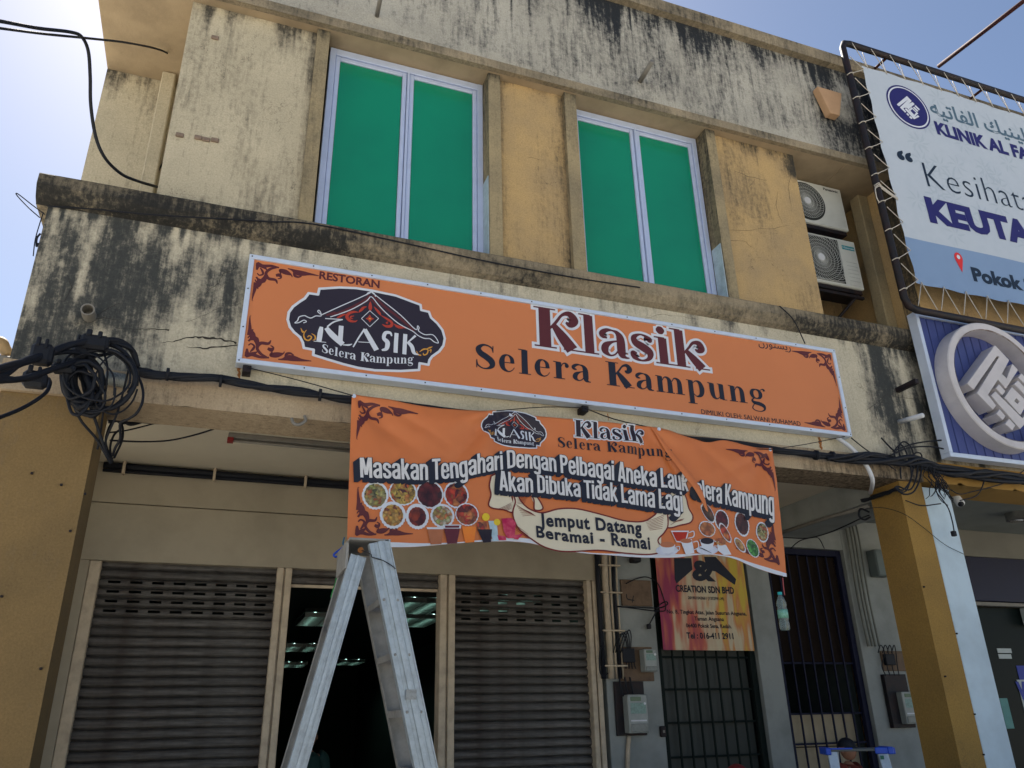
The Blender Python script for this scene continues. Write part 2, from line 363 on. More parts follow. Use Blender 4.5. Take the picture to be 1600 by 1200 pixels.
# a fat display serif, drawn as swelling strokes; cap height 1
G = {
 'K': (1.12, [[(.30,.02,.27),(.30,.98,.27)],[(.05,.985,.035),(.56,.985,.035)],[(.05,.015,.035),(.56,.015,.035)],
       [(.40,.47,.05),(.56,.66,.07),(.72,.88,.07),(.90,.93,.15),(1.0,.78,.21),(.90,.66,.16),(.80,.70,.05)],
       [(.50,.60,.13),(.70,.32,.25),(.92,.02,.30)],[(.72,.015,.035),(1.14,.015,.035)]]),
 'k': (1.0, [[(.26,.02,.23),(.26,.98,.23)],[(.02,.985,.035),(.3,.975,.05)],[(.03,.015,.035),(.48,.015,.035)],
       [(.34,.36,.05),(.50,.54,.06),(.62,.68,.08),(.78,.69,.15),(.84,.55,.17),(.74,.48,.11),(.66,.52,.04)],
       [(.42,.44,.12),(.60,.24,.21),(.80,.02,.25)],[(.62,.015,.035),(1.0,.015,.035)]]),
 'l': (.50, [[(.25,.02,.22),(.25,.98,.22)],[(.02,.985,.035),(.3,.975,.05)],[(.04,.015,.035),(.47,.015,.035)]]),
 'i': (.46, [[(.24,.02,.22),(.24,.69,.22)],[(.03,.695,.035),(.3,.685,.05)],[(.03,.015,.035),(.46,.015,.035)],
       [(.10,.89,.05),(.15,.89,.18),(.21,.89,.21),(.27,.89,.18),(.32,.89,.05)]]),
 'a': (.76, [[(.22,.47,.05),(.11,.50,.10),(.10,.58,.13),(.22,.67,.10),(.36,.68,.05),(.48,.63,.12),(.55,.48,.20),(.56,.12,.20),(.64,.03,.08),(.74,.02,.03)],
       [(.46,.42,.04),(.32,.37,.07),(.18,.27,.16),(.15,.13,.17),(.26,.03,.06),(.38,.06,.04),(.47,.16,.04)]]),
 's': (.68, [[(.50,.54,.06),(.55,.58,.16),(.47,.66,.08),(.32,.69,.05),(.17,.60,.13),(.20,.46,.19),(.38,.36,.22),(.54,.24,.19),(.50,.08,.10),(.32,.01,.05),(.14,.07,.12),(.12,.18,.13),(.21,.18,.05)]]),
 'S': (.76, [[(.66,.70,.03),(.62,.86,.05),(.48,.95,.06),(.30,.95,.09),(.15,.80,.18),(.22,.62,.23),(.42,.49,.24),(.60,.33,.24),(.62,.15,.17),(.46,.03,.07),(.28,.03,.05),(.13,.14,.05),(.09,.32,.03)],
       [(.66,.69,.035),(.66,.96,.035)],[(.09,.02,.035),(.09,.34,.035)]]),
 'e': (.66, [[(.14,.37,.035),(.56,.37,.035)],[(.53,.36,.15),(.50,.56,.13),(.36,.68,.05),(.21,.60,.13),(.15,.36,.20),(.20,.13,.15),(.36,.02,.06),(.50,.07,.035),(.60,.20,.025)]]),
 'r': (.62, [[(.22,.02,.21),(.22,.68,.21)],[(.02,.685,.035),(.3,.675,.04)],[(.02,.015,.035),(.44,.015,.035)],
       [(.30,.48,.03),(.38,.63,.04),(.48,.66,.08),(.53,.57,.15),(.50,.49,.08)]]),
 'n': (.84, [[(.20,.02,.20),(.20,.68,.20)],[(.02,.685,.035),(.25,.675,.04)],[(.02,.015,.035),(.38,.015,.035)],
       [(.29,.50,.03),(.40,.66,.05),(.54,.62,.13),(.60,.46,.19),(.60,.02,.20)],[(.44,.015,.035),(.80,.015,.035)]]),
 'm': (1.22, [[(.20,.02,.20),(.20,.68,.20)],[(.02,.685,.035),(.25,.675,.04)],[(.02,.015,.035),(.38,.015,.035)],
       [(.29,.50,.03),(.40,.66,.05),(.54,.62,.13),(.60,.46,.19),(.60,.02,.20)],[(.42,.015,.035),(.78,.015,.035)],
       [(.69,.50,.03),(.80,.66,.05),(.94,.62,.13),(1.0,.46,.19),(1.0,.02,.20)],[(.82,.015,.035),(1.19,.015,.035)]]),
 'u': (.84, [[(.20,.68,.20),(.20,.30,.20),(.25,.10,.15),(.38,.02,.05),(.50,.12,.03)],[(.02,.685,.035),(.25,.675,.04)],[(.60,.68,.20),(.60,.02,.20)],[(.44,.685,.035),(.66,.675,.04)],[(.60,.015,.035),(.80,.015,.035)]]),
 'p': (.84, [[(.20,-.30,.20),(.20,.68,.20)],[(.02,.685,.035),(.25,.675,.04)],[(.02,-.305,.035),(.40,-.305,.035)],
       [(.28,.56,.03),(.42,.68,.05),(.58,.62,.15),(.66,.36,.21),(.60,.10,.16),(.42,.01,.05),(.29,.12,.03)]]),
 'g': (.80, [[(.34,.68,.05),(.20,.62,.12),(.14,.47,.17),(.20,.32,.12),(.34,.27,.05),(.48,.32,.12),(.54,.47,.17),(.48,.62,.12),(.34,.68,.05)],
       [(.52,.60,.03),(.60,.70,.03),(.70,.70,.09),(.73,.63,.10)],
       [(.24,.28,.03),(.13,.18,.08),(.20,.08,.14),(.44,.04,.17),(.62,-.05,.15),(.62,-.20,.07),(.44,-.29,.04),(.22,-.27,.04),(.10,-.18,.05),(.16,-.04,.03),(.26,.06,.03)]]),
 ' ': (.42, [])}
def serif_width(s, track=0): return sum(G[c][0] + track for c in s)
def serif(art, s, tf, layer, dw=0, track=0.0):
    """tf maps (a in 0..1 of the whole width, b in cap heights)"""
    W = serif_width(s, track); x = 0
    for c in s:
        for P in G[c][1]:
            if dw: art.stroke(P, layer, lambda a, b: tf((x + a) / W, b), n=5, dw=dw, ext=dw)
            else: art.stroke(P, layer, lambda a, b: tf((x + a) / W, b), n=5)
        x += G[c][0] + track
def _arch(x0, x1, y=.70): return [(x0, y - .16), (x0 + .06, y - .02), ((x0 + x1) / 2 + .03, y + .005), (x1 - .01, y - .08), (x1, y - .2), (x1, 0)]
_o = [(.33,.60),(.27,.69),(.15,.69),(.085,.57),(.085,.20),(.15,.075),(.27,.075),(.33,.17)]
BK = {'a': (.43, [[(.085,.52),(.09,.62),(.15,.70),(.27,.70),(.335,.60),(.335,.0)],[(.33,.43),(.20,.39),(.10,.31),(.085,.18),(.14,.07),(.25,.07),(.33,.18)]]),
 's': (.41, [[(.33,.52),(.32,.63),(.24,.70),(.13,.69),(.085,.59),(.10,.48),(.22,.38),(.32,.28),(.335,.17),(.27,.075),(.13,.075),(.085,.15),(.08,.25)]]),
 'k': (.43, [[(.085,0),(.085,1)],[(.11,.30),(.34,.77)],[(.18,.43),(.36,0)]]), 'K': (.47, [[(.09,0),(.09,1)],[(.12,.40),(.37,1)],[(.20,.58),(.40,0)]]),
 'n': (.43, [[(.085,0),(.085,.77)], _arch(.10, .335)]), 'h': (.43, [[(.085,0),(.085,1)], _arch(.10, .335)]), 'm': (.66, [[(.085,0),(.085,.77)], _arch(.10, .325), _arch(.34, .565)]),
 'e': (.42, [[(.10,.39),(.33,.39)],[(.335,.36),(.335,.55),(.28,.68),(.15,.69),(.085,.56),(.085,.20),(.15,.075),(.27,.075),(.33,.17),(.335,.25)]]),
 'g': (.43, [[(.335,.77),(.335,-.08),(.28,-.2),(.13,-.2),(.09,-.12)], _o]), 'r': (.31, [[(.085,0),(.085,.77)],[(.10,.50),(.14,.66),(.29,.70)]]),
 'i': (.18, [[(.085,0),(.085,.77)],[(.085,.85),(.085,1.0)]]), 'l': (.18, [[(.085,0),(.085,1)]]),
 'b': (.43, [[(.085,0),(.085,1)], [(.42 - x, y) for x, y in _o]]), 'p': (.43, [[(.085,-.24),(.085,.77)], [(.42 - x, y) for x, y in _o]]), 'd': (.43, [[(.335,0),(.335,1)], _o]),
 'u': (.43, [[(.085,.77),(.085,.20),(.14,.075),(.25,.075),(.33,.17)],[(.335,.77),(.335,0)]]),
 'M': (.58, [[(.09,0),(.09,1)],[(.13,1),(.285,.15)],[(.285,.15),(.44,1)],[(.48,0),(.48,1)]]), 'T': (.42, [[(.01,.92),(.41,.92)],[(.21,0),(.21,.9)]]),
 'D': (.46, [[(.09,0),(.09,1)],[(.09,.92),(.25,.92),(.355,.82),(.365,.5),(.355,.18),(.25,.08),(.09,.08)]]), 'P': (.45, [[(.09,0),(.09,1)],[(.09,.92),(.27,.92),(.355,.83),(.36,.66),(.27,.50),(.09,.49)]]),
 'A': (.48, [[(.08,0),(.22,1)],[(.25,1),(.40,0)],[(.14,.24),(.34,.24)]]), 'L': (.39, [[(.09,0),(.09,1)],[(.09,.08),(.37,.08)]]), ' ': (.17, [])}
def block(art, s, tf, layer, w=.150, dw=0.0, off=(0, 0)):
    W_ = sum(BK[c][0] for c in s); x = 0
    # stroke widths are given in x units of the glyph; the caller's tf keeps x and y scales close
    asp = 1.0
    for c in s:
        for P in BK[c][1]:
            def g(a, b, x=x):
                X, Z = tf((x + a) / W_, b); return (X + off[0], Z + off[1])
            art.stroke([(p[0], p[1], w) for p in P], layer, g, n=4, dw=dw, ext=dw if dw else 0)
        x += BK[c][0]
def line_tf(x0, x1, z, h): return lambda a, b: (x0 + (x1 - x0) * a, z + b * h)
def ornament(art, cx, cz, ax, bz, L, H, layer):
    """carved-leaf corner: ax, bz = directions (+1/-1) in which the two arms run from the corner"""
    tfx = lambda x, y: (cx + ax * x * L, cz + bz * y * L)
    tfz = lambda x, y: (cx + ax * y * H, cz + bz * x * H)
    S1 = [[(.02,.05,.08),(.12,.07,.07),(.26,.04,.05),(.40,.05,.03)],
          [(.36,.06,.02),(.26,.10,.05),(.19,.20,.05),(.24,.30,.06),(.36,.31,.05),(.40,.38,.015)],
          [(.44,.17,.02),(.42,.10,.05),(.48,.11,.10),(.55,.13,.09),(.62,.16,.03),(.64,.20,.015)],
          [(.36,.22,.05),(.42,.20,.07),(.45,.25,.03),(.40,.28,.02)],
          [(.55,.04,.02),(.62,.05,.04),(.72,.09,.11),(.82,.09,.10),(.94,.08,.05),(1.1,.085,.015)],
          [(.66,.10,.03),(.68,.16,.05),(.74,.18,.04),(.80,.15,.02)]]
    for P in S1: art.stroke(P, layer, tfx, n=6)
    S2 = [[(.03,.03,.05),(.12,.05,.09),(.24,.04,.04)],
          [(.16,.12,.03),(.25,.18,.06),(.33,.20,.05),(.38,.12,.04),(.33,.06,.03)],
          [(.30,.26,.03),(.42,.26,.10),(.54,.21,.13),(.60,.20,.015)],
          [(.48,.16,.10),(.62,.13,.14),(.72,.10,.09),(.78,.13,.012)],
          [(.44,.05,.05),(.52,.10,.05),(.58,.06,.03),(.52,.03,.03)],
          [(.60,.04,.08),(.78,.05,.08),(.95,.03,.05),(1.12,.02,.015),(1.13,.05,.01)]]
    for P in S2: art.stroke(P, layer, tfz, n=6)
    art.stroke([(.02,.02,.06),(.10,.10,.09),(.17,.16,.05),(.2,.2,.01)], layer, lambda x, y: (cx + ax * x * L, cz + bz * y * H), n=6)

# ------------------------------------------------------------------ materials
M_spandrel = grimemat('spandrel_plaster', (.57,.52,.40), (.47,.43,.33), (.050,.054,.053), (.22,.205,.17))
M_parapet = grimemat('parapet_plaster', (.47,.45,.39), (.36,.345,.30), (.022,.026,.032), (.19,.185,.17), crack=.5, bump=.9, amp=1.35)
M_panel = grimemat('yellow_plaster', (.50,.345,.16), (.37,.27,.15), (.05,.045,.035), (.20,.15,.09))
M_panelL = grimemat('veiled_plaster', (.54,.48,.35), (.45,.40,.29), (.05,.048,.042), (.22,.19,.14))  # yellow plaster paled: the sun's glare veil is put into this colour
M_trim = grimemat('trim_plaster', (.36,.29,.17), (.24,.20,.13), (.035,.033,.03), (.14,.12,.08), crack=.3)
M_ledge = grimemat('ledge_concrete', (.34,.28,.19), (.22,.185,.13), (.025,.025,.024), (.10,.09,.07), crack=.5, bump=.6)
M_band = grimemat('beam_band_plaster', (.44,.35,.24), (.35,.27,.18), (.04,.036,.03), (.16,.12,.08), crack=.5, bump=.5)
M_col = grimemat('column_plaster', (.225,.150,.065), (.175,.120,.055), (.06,.05,.035), (.22,.16,.09), crack=.15, bump=.2)
M_colyel = mat('column_yellow', (.33,.195,.05), .8, .4, 1.6, .1, 50)
M_colblue = mat('column_pale_blue', (.52,.64,.72), .7, .25, 2, .08, 50)
M_soffit = mat('veiled_soffit', (.37,.29,.19), .85, .35, 2.5, .3, 30)  # soffit greyed, with the glare veil put into its colour
M_ceil = mat('ceiling_paint', (.58,.53,.42), .85, .12, 1.5, .1, 40)
M_shopwall = mat('shop_wall_paint', (.34,.30,.225), .8, .25, 1.8, .08, 50)
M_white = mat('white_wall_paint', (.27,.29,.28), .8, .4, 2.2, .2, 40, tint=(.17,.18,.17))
M_postcream = mat('post_cream', (.50,.42,.31), .6, .3, 7, .3, 25, tint=(.22,.18,.14))
M_slat = mat('shutter_slat', (.112,.106,.098), .6, .6, 6, .15, 90, metal=.25, tint=(.055,.042,.036))
def vary(m, lo, hi):
    b = m.node_tree.nodes['Principled BSDF']; L = m.node_tree.links; src = b.inputs['Base Color'].links[0].from_socket
    oi = nd(m, 'ShaderNodeObjectInfo'); mr = nd(m, 'ShaderNodeMapRange'); mr.inputs['To Min'].default_value = lo; mr.inputs['To Max'].default_value = hi
    L.new(oi.outputs['Random'], mr.inputs['Value']); mx = nd(m, 'ShaderNodeMix', data_type='RGBA', blend_type='MULTIPLY'); mx.inputs['Factor'].default_value = 1
    tc = nd(m, 'ShaderNodeTexCoord'); mp = nd(m, 'ShaderNodeMapping'); mp.inputs['Scale'].default_value = (5, 5, 60); L.new(tc.outputs['Object'], mp.inputs[0])
    ad = nd(m, 'ShaderNodeVectorMath', operation='ADD'); L.new(mp.outputs[0], ad.inputs[0]); L.new(oi.outputs['Location'], ad.inputs[1])
    n = nd(m, 'ShaderNodeTexNoise', Scale=1.0, Detail=6.0, Roughness=.7); L.new(ad.outputs[0], n.inputs['Vector'])
    m2 = nd(m, 'ShaderNodeMapRange'); m2.inputs['From Min'].default_value = .35; m2.inputs['From Max'].default_value = .7; m2.inputs['To Min'].default_value = .55; m2.inputs['To Max'].default_value = 1.25; L.new(n.outputs[0], m2.inputs['Value'])
    mm = nd(m, 'ShaderNodeMath', operation='MULTIPLY'); L.new(mr.outputs[0], mm.inputs[0]); L.new(m2.outputs[0], mm.inputs[1])
    L.new(src, mx.inputs['A']); L.new(mm.outputs[0], mx.inputs['B']); L.new(mx.outputs['Result'], b.inputs['Base Color'])
vary(M_slat, .86, 1.16)
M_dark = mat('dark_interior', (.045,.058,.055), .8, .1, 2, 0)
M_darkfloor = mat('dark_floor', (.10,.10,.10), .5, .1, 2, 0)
M_alum = mat('white_aluminium', (.52,.60,.80), .35, .1, 9, .03, 120, metal=.25)
M_alu2 = mat('sign_trim_aluminium', (.60,.68,.82), .4, .1, 9, .03, 120, metal=.2)
M_glass = mat('green_film_glass', (.004,.225,.125), .16, .35, .9, .06, 1.6, spec=.6, tint=(.004,.17,.105))
M_seal = mat('black_gasket', (.015,.015,.015), .7, 0, 5, 0)
M_patch = mat('pale_blue_paint', (.42,.52,.60), .8, .3, 14, .3, 60)
M_orange = mat('sign_orange_vinyl', (.59,.20,.075), .5, .06, 1.2, .05, 6, spec=.35)
M_bannero = mat('banner_orange_vinyl', (.60,.175,.05), .45, .08, 1.5, .06, 9, spec=.4)
M_maroon = mat('print_maroon', (.10,.022,.028), .5, .05, 5, 0)
M_ink = mat('print_ink', (.014,.017,.032), .5, .05, 5, 0)
M_ink2 = mat('print_plum', (.026,.018,.03), .5, .05, 5, 0)
M_pw = mat('print_white', (.62,.66,.74), .5, .05, 5, 0)
M_pw2 = mat('print_silver', (.66,.66,.68), .5, .2, 30, 0)
M_red = mat('print_red', (.42,.05,.03), .5, .1, 20, 0)
M_gold = mat('print_gold', (.60,.30,.05), .5, .1, 20, 0)
M_cream = mat('print_cream', (.66,.60,.46), .5, .06, 4, 0)
M_mar2 = mat('print_dark_red', (.16,.02,.02), .5, .05, 5, 0)
M_black = mat('cable_black', (.009,.011,.017), .6, .2, 20, .1, 100, spec=.25)
M_blackm = mat('black_metal', (.010,.010,.014), .6, .3, 12, .1, 60, spec=.3, tint=(.035,.014,.010))
M_rustp = mat('maroon_pipe', (.045,.013,.012), .7, .3, 12, 0, 60, spec=.2)
M_grey = mat('grey_pvc', (.20,.19,.17), .6, .2, 12, .1, 60)
M_pvcw = mat('white_pvc', (.62,.64,.68), .5, .1, 12, .05, 60)
M_navy = mat('navy_cladding', (.055,.075,.235), .4, .12, 3, .03, 60, tint=(.05,.05,.17))
M_ring = mat('sign_ring_paint', (.55,.53,.55), .5, .15, 5, .06, 60)
M_sheet = mat('clinic_sheet', (.46,.52,.60), .5, .14, 9, .03, 10, tint=(.37,.44,.52))
M_bandb = mat('clinic_band_blue', (.20,.30,.48), .5, .05, 3, 0)
M_navyink = mat('clinic_navy_ink', (.02,.018,.13), .5, .05, 3, 0)
M_greenink = mat('clinic_dark_teal_ink', (.010,.022,.045), .5, .05, 3, 0)
M_teal = mat('clinic_arabic_ink', (.08,.14,.20), .5, .05, 3, 0)
M_pin = mat('clinic_pin_red', (.62,.03,.03), .5, .05, 3, 0)
M_rope = mat('lacing_rope', (.50,.47,.42), .8, .2, 30, 0)
M_acw = mat('ac_casing', (.58,.60,.57), .5, .15, 4, .03, 60)
M_acgrille = mat('ac_grille_wire', (.46,.48,.47), .5, .1, 5, 0)
M_acdark = mat('ac_inside', (.03,.035,.035), .7, .1, 5, 0)
M_door = mat('door_dark_green', (.008,.014,.013), .7, .2, 4, .1, 40, spec=.12)
M_bars = mat('grille_bars', (.012,.014,.02), .5, .1, 5, 0)
M_doorpane = mat('door_grey_pane', (.045,.052,.048), .5, .2, 2.5, 0)
M_wood = mat('brown_meter_board', (.15,.10,.065), .7, .4, 12, .2, 40)
M_cardb = mat('cream_cardboard', (.40,.33,.22), .8, .2, 5, .1, 40)
M_meter = mat('meter_casing', (.30,.33,.32), .4, .2, 10, .05, 60)
M_lcd = mat('meter_display', (.10,.16,.10), .2, .1, 10, 0)
M_alad = mat('ladder_aluminium', (.40,.46,.51), .42, .35, 22, .15, 60, metal=.5, tint=(.27,.30,.33))
M_alad2 = mat('ladder_aluminium_dull', (.30,.295,.28), .5, .4, 10, .2, 35, metal=.3)
M_blue = mat('blue_plastic', (.01,.06,.42), .4, .1, 5, 0)
M_skin = mat('skin', (.26,.13,.08), .6, .1, 10, 0)
M_hair = mat('black_hair', (.008,.008,.009), .6, .1, 30, 0)
M_ground = mat('pale_bounce_ground', (.44,.41,.35), .9, .3, 1.5, .2, 30, tint=(.30,.28,.24))  # unseen ground, made pale so its bounced light brightens the facade
M_pave = mat('pavement_concrete', (.36,.34,.30), .85, .3, 2.5, .2, 30)
M_roof = mat('roof_sheet', (.20,.18,.16), .7, .3, 2, .1, 20)
M_rust = mat('rust_stain', (.30,.12,.035), .9, .5, 20, .1, 50)
M_navydark = mat('navy_fascia_board', (.008,.010,.035), .5, .1, 3, 0)
M_paper = mat('white_paper', (.45,.50,.50), .7, .05, 5, 0)
M_tealp = mat('teal_paper', (.13,.30,.28), .7, .2, 12, 0)

# ------------------------------------------------------------------ ground
def sheet(name, x0, x1, y0, y1, z, m, kind='structure'):
    return tag(pyobj(name, [(x0, y0, z), (x1, y0, z), (x1, y1, z), (x0, y1, z)], [(0, 1, 2, 3)], m), kind=kind)
sheet('ground', -600, 600, -600, 600, 0, M_ground)
tag(box('pavement', -14, 30, 4.75, 7.55, .004, .14, M_pave, bevel=.01), kind='structure')

# ------------------------------------------------------------------ grime fields (where mould grows)
def drips(X, d, lmin, lmax, fx, seed=0.0):
    """dark runs below an edge; d = metres below it"""
    a = vnoise(X * fx + seed, X * 0 + seed); b = vnoise(X * fx * .23 + seed * 2, X * 0 + 3 + seed)
    ln = lmin + (lmax - lmin) * (a ** 1.6) * (.35 + .9 * b)
    return np.clip(1.15 - d / np.maximum(ln, .01), 0, 1) * (.35 + .65 * a)
def F_spandrel(X, Z):
    left = 1 - sstep(-.35, .95, X - .25 * (fbm(X * 1.7, Z * 1.7) - .5)); right = sstep(5.35, 6.25, X + .5 * (fbm(X * 2, Z * 2) - .5))
    d = 5.14 - Z
    big = fbm(X * 2.1 + 9, Z * 1.5 + 4, 5)
    vert = fbm(X * 7, Z * .8 + 7, 3)
    g = left * (.10 + .85 * sstep(.36, .66, big * .6 + vert * .4 + .10 * sstep(0, .3, d) - .10 * sstep(.75, 1.15, d)))
    g = np.maximum(g, right * (.15 + 1.0 * sstep(.36, .64, big * .45 + vert * .55 - .06 * sstep(.7, 1.1, d))))
    g = g - .16 * (1 - np.maximum(left, right)); g = np.maximum(g, drips(X, d, .02, .20 + .25 * np.maximum(left, right), 22, 3) * (.28 + .75 * np.maximum(left, right)))
    g = np.maximum(g, .38 * sstep(.62, .8, vert) * sstep(.9, 0, d))
    for cx, cz, ln, w, s in ((3.0, 5.1, .5, .05, .5), (3.15, 5.1, .4, .05, .45), (3.95, 5.12, .45, .10, .6), (4.35, 5.12, .4, .12, .75), (4.75, 5.1, .3, .06, .5), (1.9, 5.1, .25, .08, .5)):
        g = np.maximum(g, s * np.exp(-((X - cx) / w) ** 2) * np.clip(1 - (cz - Z) / ln, 0, 1))
    return g
def F_parapet(X, Z):
    d = 8.95 - Z
    g = .30 + 1.1 * (fbm(X * 1.4, Z * 1.4, 4) - .5) + .35 * (vnoise(X * 16, Z * 1.1) - .5)
    g = np.maximum(g, 1.15 * drips(X, d, .25, 1.25, 6, 5) * (.35 + .55 * sstep(.25, .5, vnoise(X * 1.1, Z * 0 + 2)))); g = np.maximum(g, 1.3 * drips(X, d, .15, 1.1, 19, 8)); g = np.maximum(g, 1.3 * drips(X, d, .1, 1.3, 34, 4) * sstep(.45, .7, vnoise(X * 2.3, Z * 0 + 9)))
    g = np.maximum(g, .9 * sstep(5.6, 6.3, X) * sstep(.3, .7, fbm(X * 2.2, Z * 1.4)) * 1.0)
    g = g - .28 * (1 - sstep(7.55, 8.0, Z)) * sstep(.35, .6, fbm(X * 1.5 + 4, Z * 2))
    g = g - .12 * (1 - sstep(0.5, 3.0, X))
    return g
def F_panel(X, Z):
    g = .10 + .95 * (fbm(X * 2.2, Z * .9, 4) - .5) + .3 * (vnoise(X * 9, Z * .8 + 3) - .5)
    g = np.maximum(g, drips(X, 7.50 - Z, .05, .55, 11, 2) * .9)
    g = np.maximum(g, drips(X, (Z - 5.33), .02, .28, 9, 6) * .8)
    for c in (.28, 2.74, 2.06): g = np.maximum(g, .55 * sstep(.10, 0, np.abs(c - X)) * (.4 + vnoise(X * 5, Z * 2)))
    for c in (5.60,): g = np.maximum(g, 1.0 * sstep(.28, 0, c - X) * sstep(7.0, 7.4, Z + .2 * fbm(X * 4, Z * 4)))
    return g
def F_trim(X, Z):
    g = .12 + .9 * (fbm(X * 5, Z * 1.4, 4) - .5)
    return np.maximum(g, .7 * sstep(.25, 0, 7.5 - Z))
def F_ledge(X, Z):
    side = np.maximum(1 - sstep(0.2, 1.6, X), sstep(4.6, 6.2, X))
    return .16 + .5 * side + 1.0 * (fbm(X * 2.5, Z * 6, 4) - .5)
def F_band(X, Z):
    return .10 + .9 * (fbm(X * 2.2, Z * 3, 4) - .5) + .35 * sstep(4.5, 6, X)
def F_col(X, Z):
    return .06 + .9 * (fbm(X * 1.8, Z * .6, 4) - .5) + .5 * sstep(3.3, 3.66, Z) * fbm(X * 6, Z * 2) - .08 + .18 * sstep(3.6, 2.2, Z) * fbm(X * 2 + 5, Z)

XL, XP, XR = -1.46, 6.32, 13.5       # left end, party line, far right
# ------------------------------------------------------------------ the shophouse
H = empty('shophouse', ((XL + XP) / 2, 7.6, 0), 'two storey ochre plaster shophouse with mould stained walls, green film windows and grey roller shutters', 'building')
C2 = empty('clinic_shophouse', ((XP + XR) / 2, 7.6, 0), 'neighbouring shophouse at the right behind the clinic signs with a half painted pale blue column', 'building')
ZB0, ZB1, ZL0, ZL1, ZP0, ZP1 = 3.657, 3.871, 5.12, 5.33, 7.48, 8.93
wallslab('column', XL, -.862, 5.60, 5.98, .14, ZB0 - .002, M_col, H, F_col, .04, .006)
M_colyelG = grimemat('column_yellow_plaster', (.34,.205,.055), (.27,.165,.05), (.05,.04,.03), (.17,.12,.06), crack=.35, bump=.3)
wallslab('column', 6.04, XP - .001, 5.60, 5.98, .14, ZB0 - .002, M_colyelG, H, F_col, .03, .008)
box('column', XP + .001, 6.66, 5.598, 5.98, .14, ZB0 - .04, M_colblue, C2, .008)
# beam band over the five-foot way, with its chipped lower edge
def beam(name, x0, x1, parent, m, fld):
    o = wallslab(name, x0, x1, 5.56, 5.98, ZB0, ZB1, m, parent, fld, .03, .01)
    me = o.data
    iv = parent.location
    for v in me.vertices:
        X, Z = v.co.x + iv.x, v.co.z + iv.z
        if abs(Z - ZB0) < .001 and v.co.y + iv.y < 5.6 and x0 + .05 < X < x1 - .05:
            c = float(fbm(np.array(X * 9.0), np.array(2.2), 3)); v.co.z += max(0, c - .6) * .16 if X > 4.2 else max(0, c - .7) * .05
    return o
beam('beam', XL - .02, XP - .001, H, M_band, F_band)
beam('beam', XP + .001, XR, C2, M_colyel, F_band)
wallslab('spandrel', XL, XP - .001, 5.62, 5.80, ZB1 + .001, ZL0 - .001, M_spandrel, H, F_spandrel, .02, .012)
wallslab('spandrel', XP + .001, XR, 5.62, 5.80, ZB1 + .001, ZL0 - .001, M_spandrel, C2, F_spandrel, .04, .01)
def ledge(x0, x1, parent):
    prof = [(5.52, ZL0 + .08), (5.52, ZL1), (5.66, ZL1 + .012), (6.9, ZL1 + .012), (6.9, ZL0), (5.625, ZL0)]
    nx = int((x1 - x0) / .05); V = []; Fc = []; g = []
    f2 = [(5.625, ZL0), (5.57, ZL0 + .03), (5.53, ZL0 + .085), (5.52, ZL0 + .11), (5.52, ZL0 + .16), (5.52, ZL1 - .012), (5.53, ZL1), (5.66, ZL1 + .012)]
    for i in range(nx + 1):
        x = x0 + (x1 - x0) * i / nx
        for j, (y, z) in enumerate(f2):
            w = (float(fbm(np.array(x * 4.), np.array(j * .7), 3)) - .5) * .018
            V.append((x, y + (w if 0 < j < 7 else 0), z + (w * .8 if j in (5, 6) else 0))); g.append(float(F_ledge(np.array(x), np.array(z))) + (.0 if j >= 4 else .18))
    k = len(f2)
    for i in range(nx):
        for j in range(k - 1): Fc.append((i * k + j, (i + 1) * k + j, (i + 1) * k + j + 1, i * k + j + 1))
    for x in (x0, x1):
        b = len(V)
        for y, z in f2 + [(6.9, ZL1 + .012), (6.9, ZL0)]: V.append((x, y, z)); g.append(.5)
        Fc.append(tuple(range(b, len(V))))
    b = len(V)
    for x in (x0, x1):
        for y, z in ((5.66, ZL1 + .012), (6.9, ZL1 + .012), (6.9, ZL0), (5.625, ZL0)): V.append((x, y, z)); g.append(.4)
    for j in range(3): Fc.append((b + j, b + 4 + j, b + 5 + j, b + 1 + j))
    return pyobj('ledge', V, Fc, M_ledge, parent, attr=g)
ledge(XL - .08, XP - .001, H); ledge(XP + .001, XR, C2)
# upper floor walls
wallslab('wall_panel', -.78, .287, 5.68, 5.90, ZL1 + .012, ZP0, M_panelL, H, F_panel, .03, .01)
wallslab('wall_panel', 2.055, 2.744, 5.68, 5.90, ZL1 + .012, ZP0, M_panel, H, F_panel, .03, .01)
wallslab('wall_panel', 4.527, 5.61, 5.68, 5.90, ZL1 + .012, ZP0, M_panel, H, F_panel, .03, .01)
for a, b in ((.287, .401), (1.934, 2.055), (2.744, 2.873), (4.412, 4.527)):
    wallslab('fin', a, b, 5.62, 5.98, ZL1 + .012, ZP0 - .001, M_trim, H, F_trim, .03, .006)
box('paint_patch', 1.926, 1.933, 5.64, 5.785, 5.35, 6.25, M_patch, H, .001)
box('paint_patch', 4.400, 4.411, 5.635, 5.785, 5.35, 6.02, M_patch, H, .001)
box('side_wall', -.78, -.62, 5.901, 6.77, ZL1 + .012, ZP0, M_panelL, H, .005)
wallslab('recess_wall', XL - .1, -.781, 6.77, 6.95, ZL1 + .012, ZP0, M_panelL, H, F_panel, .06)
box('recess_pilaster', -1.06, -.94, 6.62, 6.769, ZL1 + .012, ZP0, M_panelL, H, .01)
wallslab('recess_wall', 5.611, 7.0, 6.77, 6.95, ZL1 + .012, ZP0, M_panel, H, F_panel, .06)
box('recess_pilaster', 6.85, 6.999, 6.02, 6.17, ZL1 + .012, ZP0, M_trim, C2, .01)
wallslab('wall_panel', 7.0, XR, 5.68, 5.90, ZL1 + .012, ZP0, M_panel, C2, F_panel, .05, .01)
box('side_wall', 7.0, 7.16, 5.901, 6.77, ZL1 + .012, ZP0, M_panel, C2, .005)
